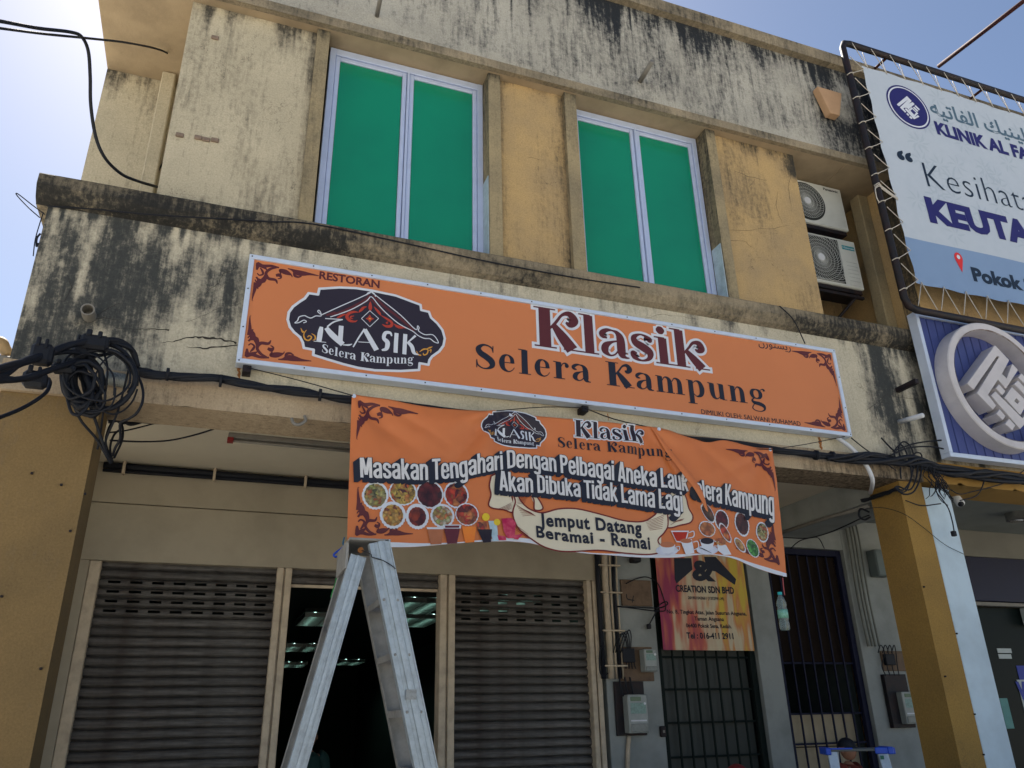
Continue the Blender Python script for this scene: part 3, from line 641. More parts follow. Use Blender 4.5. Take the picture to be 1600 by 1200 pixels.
# parapet: slab over the recesses, face, lower moulding and coping
box('parapet_slab', XL - .1, XP - .001, 5.60, 6.95, ZP0 + .002, ZP0 + .16, M_soffit, H, .004)
box('parapet_slab', XP + .001, XR, 5.60, 6.95, ZP0 + .002, ZP0 + .16, M_soffit, C2, .004)
for a, b, p in ((XL - .1, XP - .001, H), (XP + .001, XR, C2)):
    wallslab('parapet', a, b, 5.58, 5.80, ZP0 + .10, ZP1, M_parapet, p, F_parapet, .022 if p is H else .05, .03)
    wallslab('parapet_moulding', a, b, 5.545, 5.60, ZP0, ZP0 + .099, M_ledge, p, lambda X, Z: .25 + .9 * (fbm(X * 3, Z * 5) - .5), .04, .004)
    wallslab('coping', a - .02 if p is H else a, b, 5.50, 5.86, ZP1 + .001, 9.10, M_ledge, p, lambda X, Z: .35 + .9 * (fbm(X * 2, Z * 5) - .5), .05, .012)
# body, roof, end walls
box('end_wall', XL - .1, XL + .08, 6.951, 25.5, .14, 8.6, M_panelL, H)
box('end_wall', XL, XL + .2, 5.981, 7.599, ZB0, ZL0, M_spandrel, H)
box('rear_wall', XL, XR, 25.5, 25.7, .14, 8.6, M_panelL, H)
box('far_end_wall', XR - .2, XR - .002, 6.95, 25.5, .14, 8.6, M_panel, C2)
prism('roof', [(6.951, 8.3), (16, 9.3), (25.9, 8.0), (25.9, 7.9), (16, 9.2), (6.951, 8.2)], 'x', XL - .1, XR, M_roof, H)
# keystone block at the party line
prism('keystone_block', [(5.985, 8.43), (6.345, 8.43), (6.235, 8.06), (6.095, 8.06)], 'y', 5.47, 5.562, mat('peach_plaster', (.46,.29,.17), .8, .15, 6, .15, 50), H, .006)
# five-foot way ceiling, cross beam
YS = 7.6
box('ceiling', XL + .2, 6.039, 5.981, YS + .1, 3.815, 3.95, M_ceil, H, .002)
box('ceiling', 6.661, XR, 5.981, YS + .1, 3.80, 3.95, mat('shaded_ceiling', (.20,.22,.21), .8, .2, 2, .1, 40), C2, .002)  # clinic walkway ceiling, its shade put into the darker colour
box('cross_beam', 6.04, 6.66, 5.981, YS - .001, 3.55, 3.95, M_white, H, .004)
# shop wall over the shutters: two boards with a dark open joint
box('fascia_board', XL + .1, 3.745, YS, YS + .12, 3.452, 3.8145, M_shopwall, H, .004)
box('fascia_board', XL + .1, 3.752, YS - .006, YS + .12, 2.945, 3.443, M_shopwall, H, .004)
box('jamb_wall', XL + .1, -1.022, YS - .004, YS + .2, .14, 2.944, M_shopwall, H, .004)
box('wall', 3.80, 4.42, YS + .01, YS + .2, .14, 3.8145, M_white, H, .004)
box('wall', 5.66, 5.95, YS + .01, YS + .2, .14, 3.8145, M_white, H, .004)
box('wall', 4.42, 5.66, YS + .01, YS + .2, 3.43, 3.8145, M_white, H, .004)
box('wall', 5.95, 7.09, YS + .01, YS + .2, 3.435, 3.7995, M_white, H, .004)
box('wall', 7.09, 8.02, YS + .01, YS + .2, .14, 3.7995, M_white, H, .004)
# shutter guide posts, each a pair of channels
for i, (a, b) in enumerate(((-1.02, -.93), (.524, .657), (2.063, 2.215), (3.629, 3.747))):
    w = b - a
    if i == 0: box('shutter_post', a, b, YS + .005, YS + .14, .14, 2.944, M_postcream, H, .006)
    else:
        p = box('shutter_post', a, a + w * .44, YS - .012, YS + .14, .14, 2.944, M_postcream, H, .006)
        box('shutter_post', a + w * .56, b, YS - .012, YS + .14, .14, 2.944, M_postcream, H, .006)
        box('shutter_post', a + w * .44 + .001, a + w * .56 - .001, YS + .02, YS + .12, .14, 2.944, M_postcream, H, .002)
# roller shutters: every slat a piece; the upper four carry ventilation slots
def slat_mesh(w, slots):
    """profile in y, z; curved outwards, hooked at the bottom"""
    prof = [(0.012, .0795), (-.006, .073), (-.017, .058), (-.021, .036), (-.018, .018), (-.006, .009), (.014, .002)]
    V, Fc = [], []
    xs = [0, w]; gaps = []
    if slots:
        n = int(w / .178); pit = w / (n + .35); xs = [0]
        for k in range(n):
            c = pit * (k + .68); xs += [c - .048, c + .048]; gaps.append((c - .048, c + .048))
        xs.append(w)
    for x in xs:
        for y, z in prof: V.append((x, y, z))
    k = len(prof)
    for i in range(len(xs) - 1):
        hole = slots and (i % 2 == 1)
        for j in range(k - 1):
            if hole and j in (2,): continue
            Fc.append((i * k + j + 1, (i + 1) * k + j + 1, (i + 1) * k + j, i * k + j))
    b = len(V)
    V += [(0, .004, 0), (w, .004, 0), (w, .018, .012), (0, .018, .012)]; Fc.append((b, b + 1, b + 2, b + 3))
    me = bpy.data.meshes.new('slat'); me.from_pydata(V, [], Fc); me.materials.append(M_slat)
    return me
def shutter(x0, x1, ztop, n, vents):
    s = bpy.data.objects.new('roller_shutter', None); col.objects.link(s); s.parent = H; s.location = Vector((x0, YS + .085, ztop)) - H.location
    s['label'] = 'closed grey brown roller shutter with ventilation slots' if n > 5 else 'rolled up shutter with its last slats hanging under the fascia'
    plain, slot = slat_mesh(x1 - x0, False), slat_mesh(x1 - x0, True)
    for i in range(n):
        o = bpy.data.objects.new('slat', slot if i in vents else plain); col.objects.link(o); o.parent = s
        o.location = (0, random.uniform(-.002, .002), -.08 * (i + 1)); o.rotation_euler = (random.uniform(-.03, .03), random.uniform(-.0012, .0012), 0)
    return s
shutter(-.93, .524, 2.97, 35, (2, 3, 4, 5))
shutter(2.216, 3.629, 2.97, 35, (2, 3, 4, 5))
s3 = shutter(.658, 2.062, 2.97, 2, ())
o = box('bottom_rail', .66, 2.06, YS + .07, YS + .10, 2.785, 2.812, M_postcream, None, .003); o.parent = s3; o.data.transform(Matrix.Translation(-(s3.location + H.location)))
# dark shop interior behind the open bay
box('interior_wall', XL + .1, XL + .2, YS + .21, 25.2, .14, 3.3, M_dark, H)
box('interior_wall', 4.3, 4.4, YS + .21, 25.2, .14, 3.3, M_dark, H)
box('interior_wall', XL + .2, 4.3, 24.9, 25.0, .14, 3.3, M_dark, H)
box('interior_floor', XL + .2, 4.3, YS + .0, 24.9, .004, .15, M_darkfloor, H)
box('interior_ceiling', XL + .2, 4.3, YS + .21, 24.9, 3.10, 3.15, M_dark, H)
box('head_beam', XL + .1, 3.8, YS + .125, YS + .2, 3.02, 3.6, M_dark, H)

# ------------------------------------------------------------------ green windows
def window(x0, x1, label):
    zt, zb, y = 7.472, 5.345, 5.79
    w = bpy.data.objects.new('window', None); col.objects.link(w); w.parent = H; w.location = Vector(((x0 + x1) / 2, y, zb)) - H.location
    w['label'] = label
    f = .055; xm = (x0 + x1) / 2
    bm = bmesh.new()
    bx(bm, x0, x0 + f, y, y + .09, zb, zt, .004); bx(bm, x1 - f, x1, y, y + .09, zb, zt, .004)
    bx(bm, x0 + f, x1 - f, y + .002, y + .088, zt - .075, zt, .004); bx(bm, x0 + f, x1 - f, y + .002, y + .088, zb, zb + .05, .004)
    obj('frame', bm, M_alum, w)
    for a, b in ((x0 + f, xm - .012), (xm + .012, x1 - f)):
        bm = bmesh.new()
        s = .045
        bx(bm, a + .003, a + s, y + .012, y + .06, zb + .053, zt - .078, .006); bx(bm, b - s, b - .003, y + .012, y + .06, zb + .053, zt - .078, .006)
        bx(bm, a + s, b - s, y + .014, y + .058, zt - .078 - s, zt - .079, .006); bx(bm, a + s, b - s, y + .014, y + .058, zb + .054, zb + .053 + s, .006)
        obj('sash', bm, M_alum, w)
        box('gasket', a + s - .004, b - s + .004, y + .034, y + .040, zb + .095, zt - .118, M_seal, w, 0)
        box('pane', a + s + .003, b - s - .003, y + .030, y + .0335, zb + .1, zt - .126, M_glass, w, 0)
    box('mullion', xm - .011, xm + .011, y - .006, y + .085, zb + .051, zt - .076, M_alum, w, .003)
    return w
window(.43, 1.932, 'left green window, pale aluminium frame with two sashes')
window(2.875, 4.400, 'right green window, pale aluminium frame with two sashes')

# ------------------------------------------------------------------ drain spouts and small fixings of the facade
tubeobj('drain_spout', [(.81, 5.58, 7.78), (.80, 5.28, 7.80)], .022, M_grey, H)
tubeobj('drain_spout', [(3.63, 5.60, 7.86), (3.62, 5.30, 7.87)], .027, M_grey, H, sides=10)
bm = bmesh.new(); lathe(bm, [(.045, 5.61), (.045, 5.50), (.036, 5.50), (.036, 5.60)], (-1.045, 0, 4.275), 16, 'y'); obj('drain_spout', bm, M_grey, H)
tubeobj('drain_spout', [(6.24, 5.62, 4.285), (6.24, 5.33, 4.25)], .024, M_pvcw, H, sides=10)
box('sign_bracket', 6.285, 6.335, 5.36, 5.62, 4.61, 4.66, M_blackm, H, .004)
for px, py in ((281, 212), (310, 216), (322, 219), (336, 220), (336, 60)):
    p = at(px, py, 5.68); box('fixing_plug', p.x - .03, p.x + .03, 5.66, 5.682, p.z - .02, p.z + .02, mat('old_fixing', (.24,.18,.14), .8, .5, 40, .3, 60), H, .006)
for px, py in ((96, 758), (133, 772), (50, 740), (110, 830), (64, 1045), (3, 932)):
    p = at(px, py, 5.6); box('nail', p.x - .007, p.x + .007, 5.585, 5.602, p.z - .007, p.z + .007, M_blackm, H, .002)
for px, py in ((1443, 917), (1494, 990), (1476, 1057), (1522, 1116), (1536, 1179)):
    p = at(px, py, 5.6); box('nail', p.x - .007, p.x + .007, 5.585, 5.602, p.z - .007, p.z + .007, M_blackm, H, .002)
p = at(466, 657, 5.56); bm = bmesh.new(); tube(bm, [(p.x - .05, 5.556, p.z + .01), (p.x - .03, 5.55, p.z - .03), (p.x + .01, 5.55, p.z - .035), (p.x + .05, 5.55, p.z + .0), (p.x + .04, 5.556, p.z + .04)], .012, 6, 3); obj('chipped_plaster', bm, M_grey, H)

def plaster_lines(name, y0, wob, lines, m, parent):
    S = Art(lambda x, z: y0 - wob * (float(fbm(np.array(x * 1.3), np.array(z * 1.3))) - .5) - .0012, .0002); S.start()
    for P in lines:
        Q = []
        for (a, b) in zip(P, P[1:]):
            for t in np.linspace(0, 1, 5)[:-1]: Q.append((a[0] + (b[0] - a[0]) * t + random.uniform(-1, 1) * 1.2, a[1] + (b[1] - a[1]) * t + random.uniform(-1, 1) * 1.2, a[2] + (b[2] - a[2]) * t))
        Q.append(P[-1]); S.stroke([(*(lambda p: (p.x, p.z))(at(q[0], q[1], y0)), q[2] * .001 * random.uniform(.6, 1.3)) for q in Q], 1, lambda x, z: (x, z), n=3)
    o = S.end(name, m, parent); o['kind'] = 'stuff'; return o
M_crack = mat('crack_dark', (.035,.032,.028), .9, .2, 20, 0)
plaster_lines('crack', 5.62, .012, [[(190,500,2),(165,497,5),(150,497,3)],[(150,494,3),(168,482,4),(190,474,2)],[(265,516,12),(240,514,7),(215,514,3),(180,512,2)],[(370,536,16),(345,530,12),(322,528,16),(300,527,10),(275,533,7),(250,536,3)],[(372,540,8),(340,543,9),(318,545,12),(292,542,4)],
    [(372,418,3),(350,428,4),(338,445,5),(322,458,2)],[(375,474,2),(340,482,3),(315,494,2),(290,503,2)],[(1355,640,3),(1385,618,4),(1415,622,3),(1455,624,3)],[(1370,668,2),(1368,640,3),(1380,625,3)],[(1005,500,2),(1030,492,3),(1060,493,3),(1090,499,2)],[(100,470,3),(112,450,5),(105,430,2)]], M_crack, H)
plaster_lines('crack', 5.68, .01, [[(1148,268,3),(1175,277,5),(1198,283,3)],[(1180,280,3),(1170,292,2)],[(1110,360,2),(1145,360,3),(1200,358,4),(1232,352,2)],[(1215,300,3),(1212,325,4),(1222,350,2)],[(1240,245,3),(1232,290,4),(1236,330,2)],[(825,246,2),(850,250,3)],[(1130,375,3),(1165,378,4),(1180,390,2)]], M_crack, H)
plaster_lines('rust_run', 5.62, .012, [[(374,572,26),(373,582,22),(373,592,8)],[(1280,684,30),(1282,694,36),(1283,704,18)],[(950,646,10),(951,658,4)]], M_rust, H)
# ------------------------------------------------------------------ restaurant signboard
YB = 5.50
bx0, bx1, bz0, bz1 = -.045, 5.482, 1.6 + .4385 * YB, 1.6 + .604 * YB
SB = empty('signboard', ((bx0 + bx1) / 2, 5.6, bz0), 'long orange restaurant signboard with maroon and black lettering fixed above the beam', 'signboard')
box('panel', bx0 + .02, bx1 - .02, YB + .012, YB + .085, bz0 + .02, bz1 - .02, M_orange, SB, 0)
def frame4(name, x0, x1, z0, z1, w, y0, y1, m, parent):
    for a in ((x0, x1, z1 - w, z1), (x0, x1, z0, z0 + w), (x0, x0 + w, z0 + w + .001, z1 - w - .001), (x1 - w, x1, z0 + w + .001, z1 - w - .001)):
        box(name, a[0], a[1], y0, y1, a[2], a[3], m, parent, .004)
frame4('frame', bx0, bx1, bz0, bz1, .038, YB - .004, YB + .1, M_alu2, SB)
bm = bmesh.new()
for i in range(13):
    x = bx0 + .02 + (bx1 - bx0 - .04) * i / 12
    for z in (bz0 + .019, bz1 - .019): bx(bm, x - .005, x + .005, YB - .008, YB - .003, z - .005, z + .005, .0015)
for z in (4.3, 4.62):
    for x in (bx0 + .019, bx1 - .019): bx(bm, x - .005, x + .005, YB - .008, YB - .003, z - .005, z + .005, .0015)
obj('screws', bm, M_blackm, SB)
fb = lambda x, z: YB + .0118 - .0005
A = Art(fb, .0006)
def pz(px, py, Y=YB): p = at(px, py, Y); return (p.x, p.z)
# corner carvings
A.start()
ins = .052
for cx, cz, ax, bz_ in ((bx0 + ins, bz1 - ins, 1, -1), (bx1 - ins, bz1 - ins, -1, -1), (bx0 + ins, bz0 + ins, 1, 1), (bx1 - ins, bz0 + ins, -1, 1)):
    ornament(A, cx, cz, ax, bz_, .43, .30, 1)
A.end('corner_ornament', M_maroon, SB)
W = lambda w, Y=YB: 1.6 + w * Y
A.start(); put_text(A, 'RESTORAN', .0879 * YB, .1741 * YB, W(.5835), .0118 * YB, 1, .032); A.end('lettering', M_maroon, SB)
A.start(); put_text(A, 'DIMILIKI OLEH: SALWANI MUHAMAD', .699 * YB, .893 * YB, W(.4475), .0078 * YB, 1, .012); A.end('lettering', M_ink2, SB)
A.start(); put_text(A, '\ufee5\ufead\ufeee\ufe98\ufeb4\ufef3\ufead', .832 * YB, .900 * YB, W(.5885), .013 * YB, 1, .008); A.end('lettering', M_ink2, SB)
tK = line_tf(.411 * YB, .724 * YB, W(.5265), .0685 * YB)
def serif_letters(art, s, tf, layer, m, parent, track=0.0):
    W_ = serif_width(s, track); x = 0
    for c in s:
        if G[c][1]:
            art.start()
            for P in G[c][1]: art.stroke(P, layer, lambda a, b: tf((x + a) / W_, b), n=6)
            o = art.end('printed_letter', m, parent)
        x += G[c][0] + track
A.start(); serif(A, 'Klasik', tK, 1.0, dw=.062, track=-.03); A.end('letter_outline', M_pw, SB)
serif_letters(A, 'Klasik', tK, 3.0, M_maroon, SB, -.03)
tS = line_tf(.318 * YB, .834 * YB, W(.4765), .0405 * YB)
serif_letters(A, 'Selera Kampung', tS, 4.0, M_ink, SB, .06)

# the oval emblem: used on the board and, smaller, on the banner
LOGO_O = [(-.02,.0)]
def logo_pts(lst): return [pz(440 + x / 6.154, 440 + y / 6.154) for x, y in lst]
O1 = [(365,62),(560,50),(720,57),(870,80),(1100,128),(1340,218),(1345,268),(1420,285),(1440,340),(1500,395),(1550,460),(1573,540),(1560,610),(1520,665),(1450,715),(1425,750),(1415,795),(1330,780),(1325,845),
      (1150,855),(900,848),(740,825),(600,790),(450,745),(305,700),(310,650),(215,632),(205,580),(180,530),(120,480),(80,430),(60,360),(70,290),(110,235),(170,190),(225,155),(262,105),(352,118)]
R1 = [[(385,315,9),(560,235,9),(720,165,9),(850,105,9),(870,100,9),(1000,200,9),(1150,320,9),(1290,455,9),(1310,420,9),(1325,440,9),(1320,470,9),(1380,505,9),(1450,505,9),(1490,540,9),(1510,585,9),(1470,575,9),(1430,545,9),(1370,540,9),(1310,510,9),(1260,470,9),(1130,400,9),(1000,290,9),(930,215,9),(865,140,9),(820,180,9),(700,250,9),(590,295,9),(470,335,9)],
      [(385,315,9),(350,285,8),(360,270,8),(378,295,8),(380,325,9),(330,325,9),(285,345,9),(250,335,9),(220,322,9),(170,335,9),(155,370,9),(128,392,8),(170,388,9),(215,365,8),(240,380,8),(210,392,8)],
      [(820,125,8),(830,105,8),(865,92,8),(895,112,8),(905,140,8)]]
RED = [[(855,185,4),(855,215,26),(855,250,34),(855,275,10)],[(820,235,6),(790,245,22),(765,270,24),(745,290,8)],[(890,235,6),(920,270,22),(945,300,24),(955,320,8)],
       [(740,290,6),(700,285,20),(650,300,26),(630,335,30),(660,370,28),(710,378,14),(730,365,4)],[(700,325,5),(670,330,14),(665,345,12),(690,352,5)],
       [(620,310,5),(585,318,18),(555,335,18),(530,345,4)],[(960,320,6),(1010,350,20),(1060,385,24),(1055,420,28),(1010,425,24),(970,405,6)],
       [(1030,380,5),(1010,392,14),(1025,402,10)],[(1080,400,5),(1110,420,18),(1150,430,18),(1200,445,4)],[(1095,425,4),(1130,440,10),(1170,445,3)]]
GOLD = [[(185,440,3),(205,480,16),(215,470,6)],[(240,460,6),(215,500,10),(225,545,14),(262,560,14),(290,530,12),(265,515,10),(250,530,8)],[(290,495,5),(320,515,12),(325,545,14),(300,560,4)],
        [(1300,660,4),(1315,695,14),(1345,705,12)],[(1330,670,5),(1370,645,14),(1410,650,12),(1400,690,12),(1370,700,12),(1365,680,6)],[(1400,640,5),(1430,630,14),(1455,620,3)],[(1420,660,5),(1440,650,12),(1435,680,4)]]
def emblem(art_s, tf, parent, q=1.0):
    """tf maps (x, z) of the board emblem to the target surface"""
    def st(P, layer, dw=0):
        P2 = []
        for x, y, w in P: X, Z = pz(440 + x / 6.154, 440 + y / 6.154); P2.append((X, Z, w * .00085))
        art_s.stroke(P2, layer, tf, n=4, dw=dw)
    T = lambda p: tf(*p)
    art_s.start(); art_s.poly([T(p) for p in logo_pts(O1)], 1); art_s.end('emblem_ground', mat('print_plum_ground', (.026,.021,.036), .5, .05, 5, 0), parent)
    art_s.start()
    P = [(x, z, .020) for x, z in logo_pts(O1)]
    for a, b in zip(P, P[1:] + P[:1]): art_s.stroke([a, b], 2, tf, ext=.005)
    for r in R1: st(r, 4)
    # capital letters of the emblem, thin and thick strokes
    for P in ([(385,430,30),(375,480,44),(360,570,44)],[(310,568,6),(430,580,6)],[(585,360,12),(500,385,14),(440,430,14)],[(420,350,9),(590,360,9)],
              [(430,440,40),(490,510,56),(590,600,50)],[(575,420,42),(570,500,42),(565,570,42)],[(590,604,8),(650,605,16),(680,595,5)],[(690,625,12),(740,540,14),(800,450,16)],
              [(800,455,40),(860,560,46),(915,655,48)],[(740,575,7),(860,582,7)],[(1062,520,12),(1045,488,26),(1000,490,34),(985,540,36),(1020,580,44),(1010,640,36),(965,655,16)],
              [(1108,490,38),(1102,580,38),(1098,680,38)],[(1192,500,38),(1187,600,38),(1182,695,38)],[(1290,515,22),(1240,560,14),(1215,580,10)],[(1215,575,30),(1255,620,38),(1275,680,32),(1320,700,6)]):
        st(P, 5)
    for P in ([(770,350,6),(850,275,6)],[(850,275,6),(935,350,6)],[(935,350,6),(850,430,6)],[(850,430,6),(770,350,6)]): st(P, 5)
    a = pz(440 + 385 / 6.154, 440 + 668 / 6.154); b = pz(440 + 1275 / 6.154, 440 + 775 / 6.154)
    def ts(s, t):
        x = a[0] + (b[0] - a[0]) * s; z = a[1] + (b[1] - a[1]) * s + .062 * (4 * (s - .5) ** 2 - 1) * .55 - .012; return tf(x, z + .008 + t * .072)
    serif(art_s, 'Selera Kampung', ts, 5, track=.02)
    art_s.end('emblem_white_lines', M_pw, parent)
    art_s.start(); [st(P, 3) for P in RED]
    for P in ([(850,315,5),(850,350,36),(850,385,5)],[(812,350,5),(850,352,34),(890,352,5)]): st(P, 4)
    art_s.end('emblem_red_scrolls', M_red, parent)
    art_s.start(); [st(P, 3) for P in GOLD]; st([(840,352,14),(862,352,14)], 6); art_s.end('emblem_gold_scrolls', M_gold, parent)
    art_s.start()
    for P in ([(480,322,26),(650,255,26),(800,175,26),(850,120,18)],[(880,125,18),(1000,240,26),(1150,355,26),(1280,470,20)],[(430,318,18),(520,290,22)],[(600,300,16),(855,160,26)],[(865,165,26),(1000,300,20)]): st(P, 1.6)
    art_s.end('emblem_roof', M_maroon, parent)
emblem(A, lambda x, z: (x, z), SB)
for px, py in ((386, 574), (912, 636)):
    p = at(px, py, 5.55); box('bracket', p.x - .03, p.x + .03, 5.52, 5.619, bz0 - .055, bz0 - .002, M_blackm, SB, .004)
# white conduit hose out of the board, over the beam
ptube('flexible_conduit', [(1308, 684), (1330, 700), (1352, 725), (1362, 745), (1363, 758), (1360, 770)], [5.55, 5.50, 5.49, 5.50, 5.6, 5.9], .02, M_pvcw, SB, sides=9)

# ------------------------------------------------------------------ promotional banner
YN = 5.33
top_px = [(550,615),(575,620),(610,625),(640,632),(680,638),(750,642),(775,641),(810,648),(860,652),(900,655),(960,660),(1015,667),(1040,672),(1070,683),(1085,687),(1105,692),(1130,688),(1160,694),(1185,699),(1207,700)]
bot_px = [(540,855),(590,857),(640,857),(690,853),(740,849),(775,848),(800,848),(830,852),(860,860),(900,866),(950,870),(1000,873),(1050,873),(1085,869),(1110,869),(1140,874),(1170,887),(1200,897),(1223,903)]
TP = [pz(x, y, YN) for x, y in top_px]; BP = [pz(x, y, YN) for x, y in bot_px]
def edge_fn(P):
    s = [(p[0] - P[0][0]) / (P[-1][0] - P[0][0]) for p in P]; z = [p[1] for p in P]; n = len(s)
    sm = catmull([(a, b) for a, b in zip(s, z)], 6)
    sx = [a for a, b in sm]; sz = [b for a, b in sm]
    return lambda t: float(np.interp(t, sx, sz))
zt_, zb_ = edge_fn(TP), edge_fn(BP)
XLt, XLb, XRt, XRb = TP[0][0], BP[0][0], TP[-1][0], BP[-1][0]
def ban(s, t):
    xl = XLb + (XLt - XLb) * t; xr = XRb + (XRt - XRb) * t
    a, b = zb_(s), zt_(s); return (xl + (xr - xl) * s, a + (b - a) * t)
PA, PB, PC, PT = pz(775, 641, YN), pz(1015, 667, YN), pz(552, 617, YN), pz(1205, 701, YN)
F1a, F1b = pz(1010, 668, YN), pz(1100, 800, YN)
def fban(x, z):
    y = YN - .05 * max(0, min(1, (PC[1] - z) / 1.1)) + .010 * math.sin(x * 2.6 + 1) * math.sin(z * 2.2)
    for (cx, cz), k, amp, L, ph in ((PA, 7, .024, .50, .6), (PB, 6, .024, .55, 2.0), (PC, 6, .020, .5, 1.0), (PT, 7, .020, .5, .3)):
        dx, dz = x - cx, z - cz; r = math.hypot(dx, dz) + 1e-4; th = math.atan2(dz, dx)
        q = min(1, r / .20); y -= amp * math.cos(th * k + ph) * q * q * (3 - 2 * q) * math.exp(-r / L)
    # the sharp crease running down right from the middle tie
    dx, dz = F1b[0] - F1a[0], F1b[1] - F1a[1]; l = math.hypot(dx, dz)
    u = ((x - F1a[0]) * dx + (z - F1a[1]) * dz) / l / l; d = ((x - F1a[0]) * -dz + (z - F1a[1]) * dx) / l    # d>0: right/up side
    w = max(0, min(1, (u + .15) / .3)) * max(0, min(1, (1.25 - u) / .45))
    sg = 1 / (1 + math.exp(-d / .010))
    y -= w * (.034 * sg * math.exp(-max(0, d) / .22) - .018 * (1 - sg) * math.exp(min(0, d) / .10))
    # soft diagonals at left
    for (ax, ay), (bx_, by), amp, wd in (((775, 650), (690, 740), .014, .05), ((575, 655), (640, 700), .010, .05), ((1090, 700), (1160, 760), .012, .06), ((1205, 705), (1130, 740), .010, .05), ((610, 640), (690, 690), .008, .04)):
        a = pz(ax, ay, YN); b = pz(bx_, by, YN); ex, ez = b[0] - a[0], b[1] - a[1]; l = math.hypot(ex, ez)
        uu = ((x - a[0]) * ex + (z - a[1]) * ez) / l / l; dd = ((x - a[0]) * -ez + (z - a[1]) * ex) / l
        y += 1.6 * amp * math.exp(-(dd / wd) ** 2) * math.exp(-((uu - .45) / .55) ** 2) * (1 if dd > 0 else .8)
    y -= .006 * (float(fbm(np.array(x * 3.1 + 7), np.array(z * 4.3 + 2), 3)) - .5) * 2 + .004 * (float(fbm(np.array(x * 9 + z * 4), np.array(z * 7 - x * 3 + 5), 2)) - .5) * 2
    return y
BN = empty('banner', ((XLb + XRb) / 2, YN, 2.7), 'sagging orange vinyl banner with food pictures and white lettering, tied under the signboard', 'banner')
NX, NZ = 240, 76
V = []; Fc = []
for j in range(NZ + 1):
    for i in range(NX + 1): x, z = ban(i / NX, j / NZ); V.append((x, fban(x, z), z))
for j in range(NZ):
    for i in range(NX): a = j * (NX + 1) + i; Fc.append((a, a + 1, a + NX + 2, a + NX + 1))
# back face, a millimetre behind, closes the cloth
n = len(V); V += [(x, y + .0012, z) for x, y, z in V[:n]]; Fc += [tuple(n + k for k in reversed(f)) for f in Fc[:]]
for i in range(NX): Fc += [(i + 1, i, n + i, n + i + 1)]; b = NZ * (NX + 1); Fc += [(b + i, b + i + 1, n + b + i + 1, n + b + i)]
pyobj('cloth', V, Fc, M_bannero, BN, smooth=True)
B = Art(lambda x, z: fban(x, z) - .0032, .0009, fine=.05)
B.start()
for i in range(NX): B.face([ban(i / NX, 0), ban((i + 1) / NX, 0), ban((i + 1) / NX, .019 + .012 * math.sin(i * .09)), ban(i / NX, .019 + .012 * math.sin((i - 1) * .09))], 1)
B.end('white_hem', M_pw, BN)
bp_ = lambda x, y: pz(x, y, 5.32)
B.fine = 0
B.start()
for cs, ct, ax, bz_, L, Hh in ((.012, .965, 1, -1, .40, .27), (.985, .955, -1, -1, .40, .30), (.014, .06, 1, 1, .36, .30), (.985, .07, -1, 1, .36, .34)):
    cx, cz = ban(cs, ct); slope = (ban(min(1, cs + .1), ct)[1] - ban(max(0, cs - .1), ct)[1]) / (ban(min(1, cs + .1), ct)[0] - ban(max(0, cs - .1), ct)[0])
    class SL(Art): pass
    o0 = B.stroke
    def st2(P, layer, tf=None, n=7, dw=0, ext=0, cx=cx, sl=slope): return o0(P, layer, lambda a, b: (lambda q: (q[0], q[1] + (q[0] - cx) * sl))(tf(a, b)), n, dw, ext)
    B.stroke = st2; ornament(B, cx, cz, ax, bz_, L, Hh, 1); B.stroke = o0
B.end('corner_ornament', M_maroon, BN)
# emblem, small
e0, e1 = pz(448, 505), pz(697, 525)
ex0, ex1 = bp_(753, 665), bp_(855, 680)
sc_ = (ex1[0] - ex0[0]) / (e1[0] - e0[0]); ec = ((e0[0] + e1[0]) / 2, (pz(560, 452)[1] + pz(590, 578)[1]) / 2); en = ((ex0[0] + ex1[0]) / 2, (bp_(800, 641)[1] + bp_(800, 700)[1]) / 2 - .005)
B.fine = .03
emblem(B, lambda x, z: (en[0] + (x - ec[0]) * sc_, en[1] + (z - ec[1]) * sc_ - (x - ec[0]) * sc_ * .03), BN)
B.fine = 0
def ppath(P, c):
    return path_tf([bp_(x, y) for x, y in P], [bp_(x - 1, y - c_) for (x, y), c_ in zip(P, c if isinstance(c, (list, tuple)) else [c] * len(P))])
t = ppath([(897, 681), (1008, 692)], [26, 27])
B.fine = .02; B.start(); serif(B, 'Klasik', t, 1, dw=.07, track=-.03); B.end('letter_outline', M_pw, BN)
B.start(); serif(B, 'Klasik', t, 3.5, track=-.03); B.end('lettering', M_ink2, BN)
t = ppath([(872, 698), (1050, 716)], [16, 17])
B.start(); serif(B, 'Selera Kampung', t, 3, track=.06); B.end('lettering', M_ink, BN); B.fine = 0
# scroll of cream ribbon
def bpoly(pts, layer, m, name, sm=True):
    B.fine = .025; B.start(); P = [bp_(x, y) for x, y in pts]
    if sm: P = [p for p in catmull([(a, b) for a, b in P + P[:1]], 5)][:-1]
    B.poly(P, layer); r = B.end(name, m, BN); B.fine = 0; return r
def blines(lines, layer, m, name, w=.010):
    B.start()
    for P in lines:
        Q = [(*bp_(p[0], p[1]), (p[2] if len(p) > 2 else w)) for p in P]; B.stroke(Q, layer, lambda a, b: (a, b), n=6)
    return B.end(name, m, BN)
TAIL_L = [(766,745),(763,760),(765,775),(761,790),(768,796),(785,798),(798,802),(801,790),(798,775),(805,770),(825,775),(832,782),(833,798),(846,795),(830,770),(800,752),(780,740)]
TAIL_R = [(1003,790),(1018,800),(1030,812),(1040,826),(1060,822),(1075,818),(1079,808),(1073,795),(1070,780),(1064,768),(1050,764),(1040,775),(1010,778)]
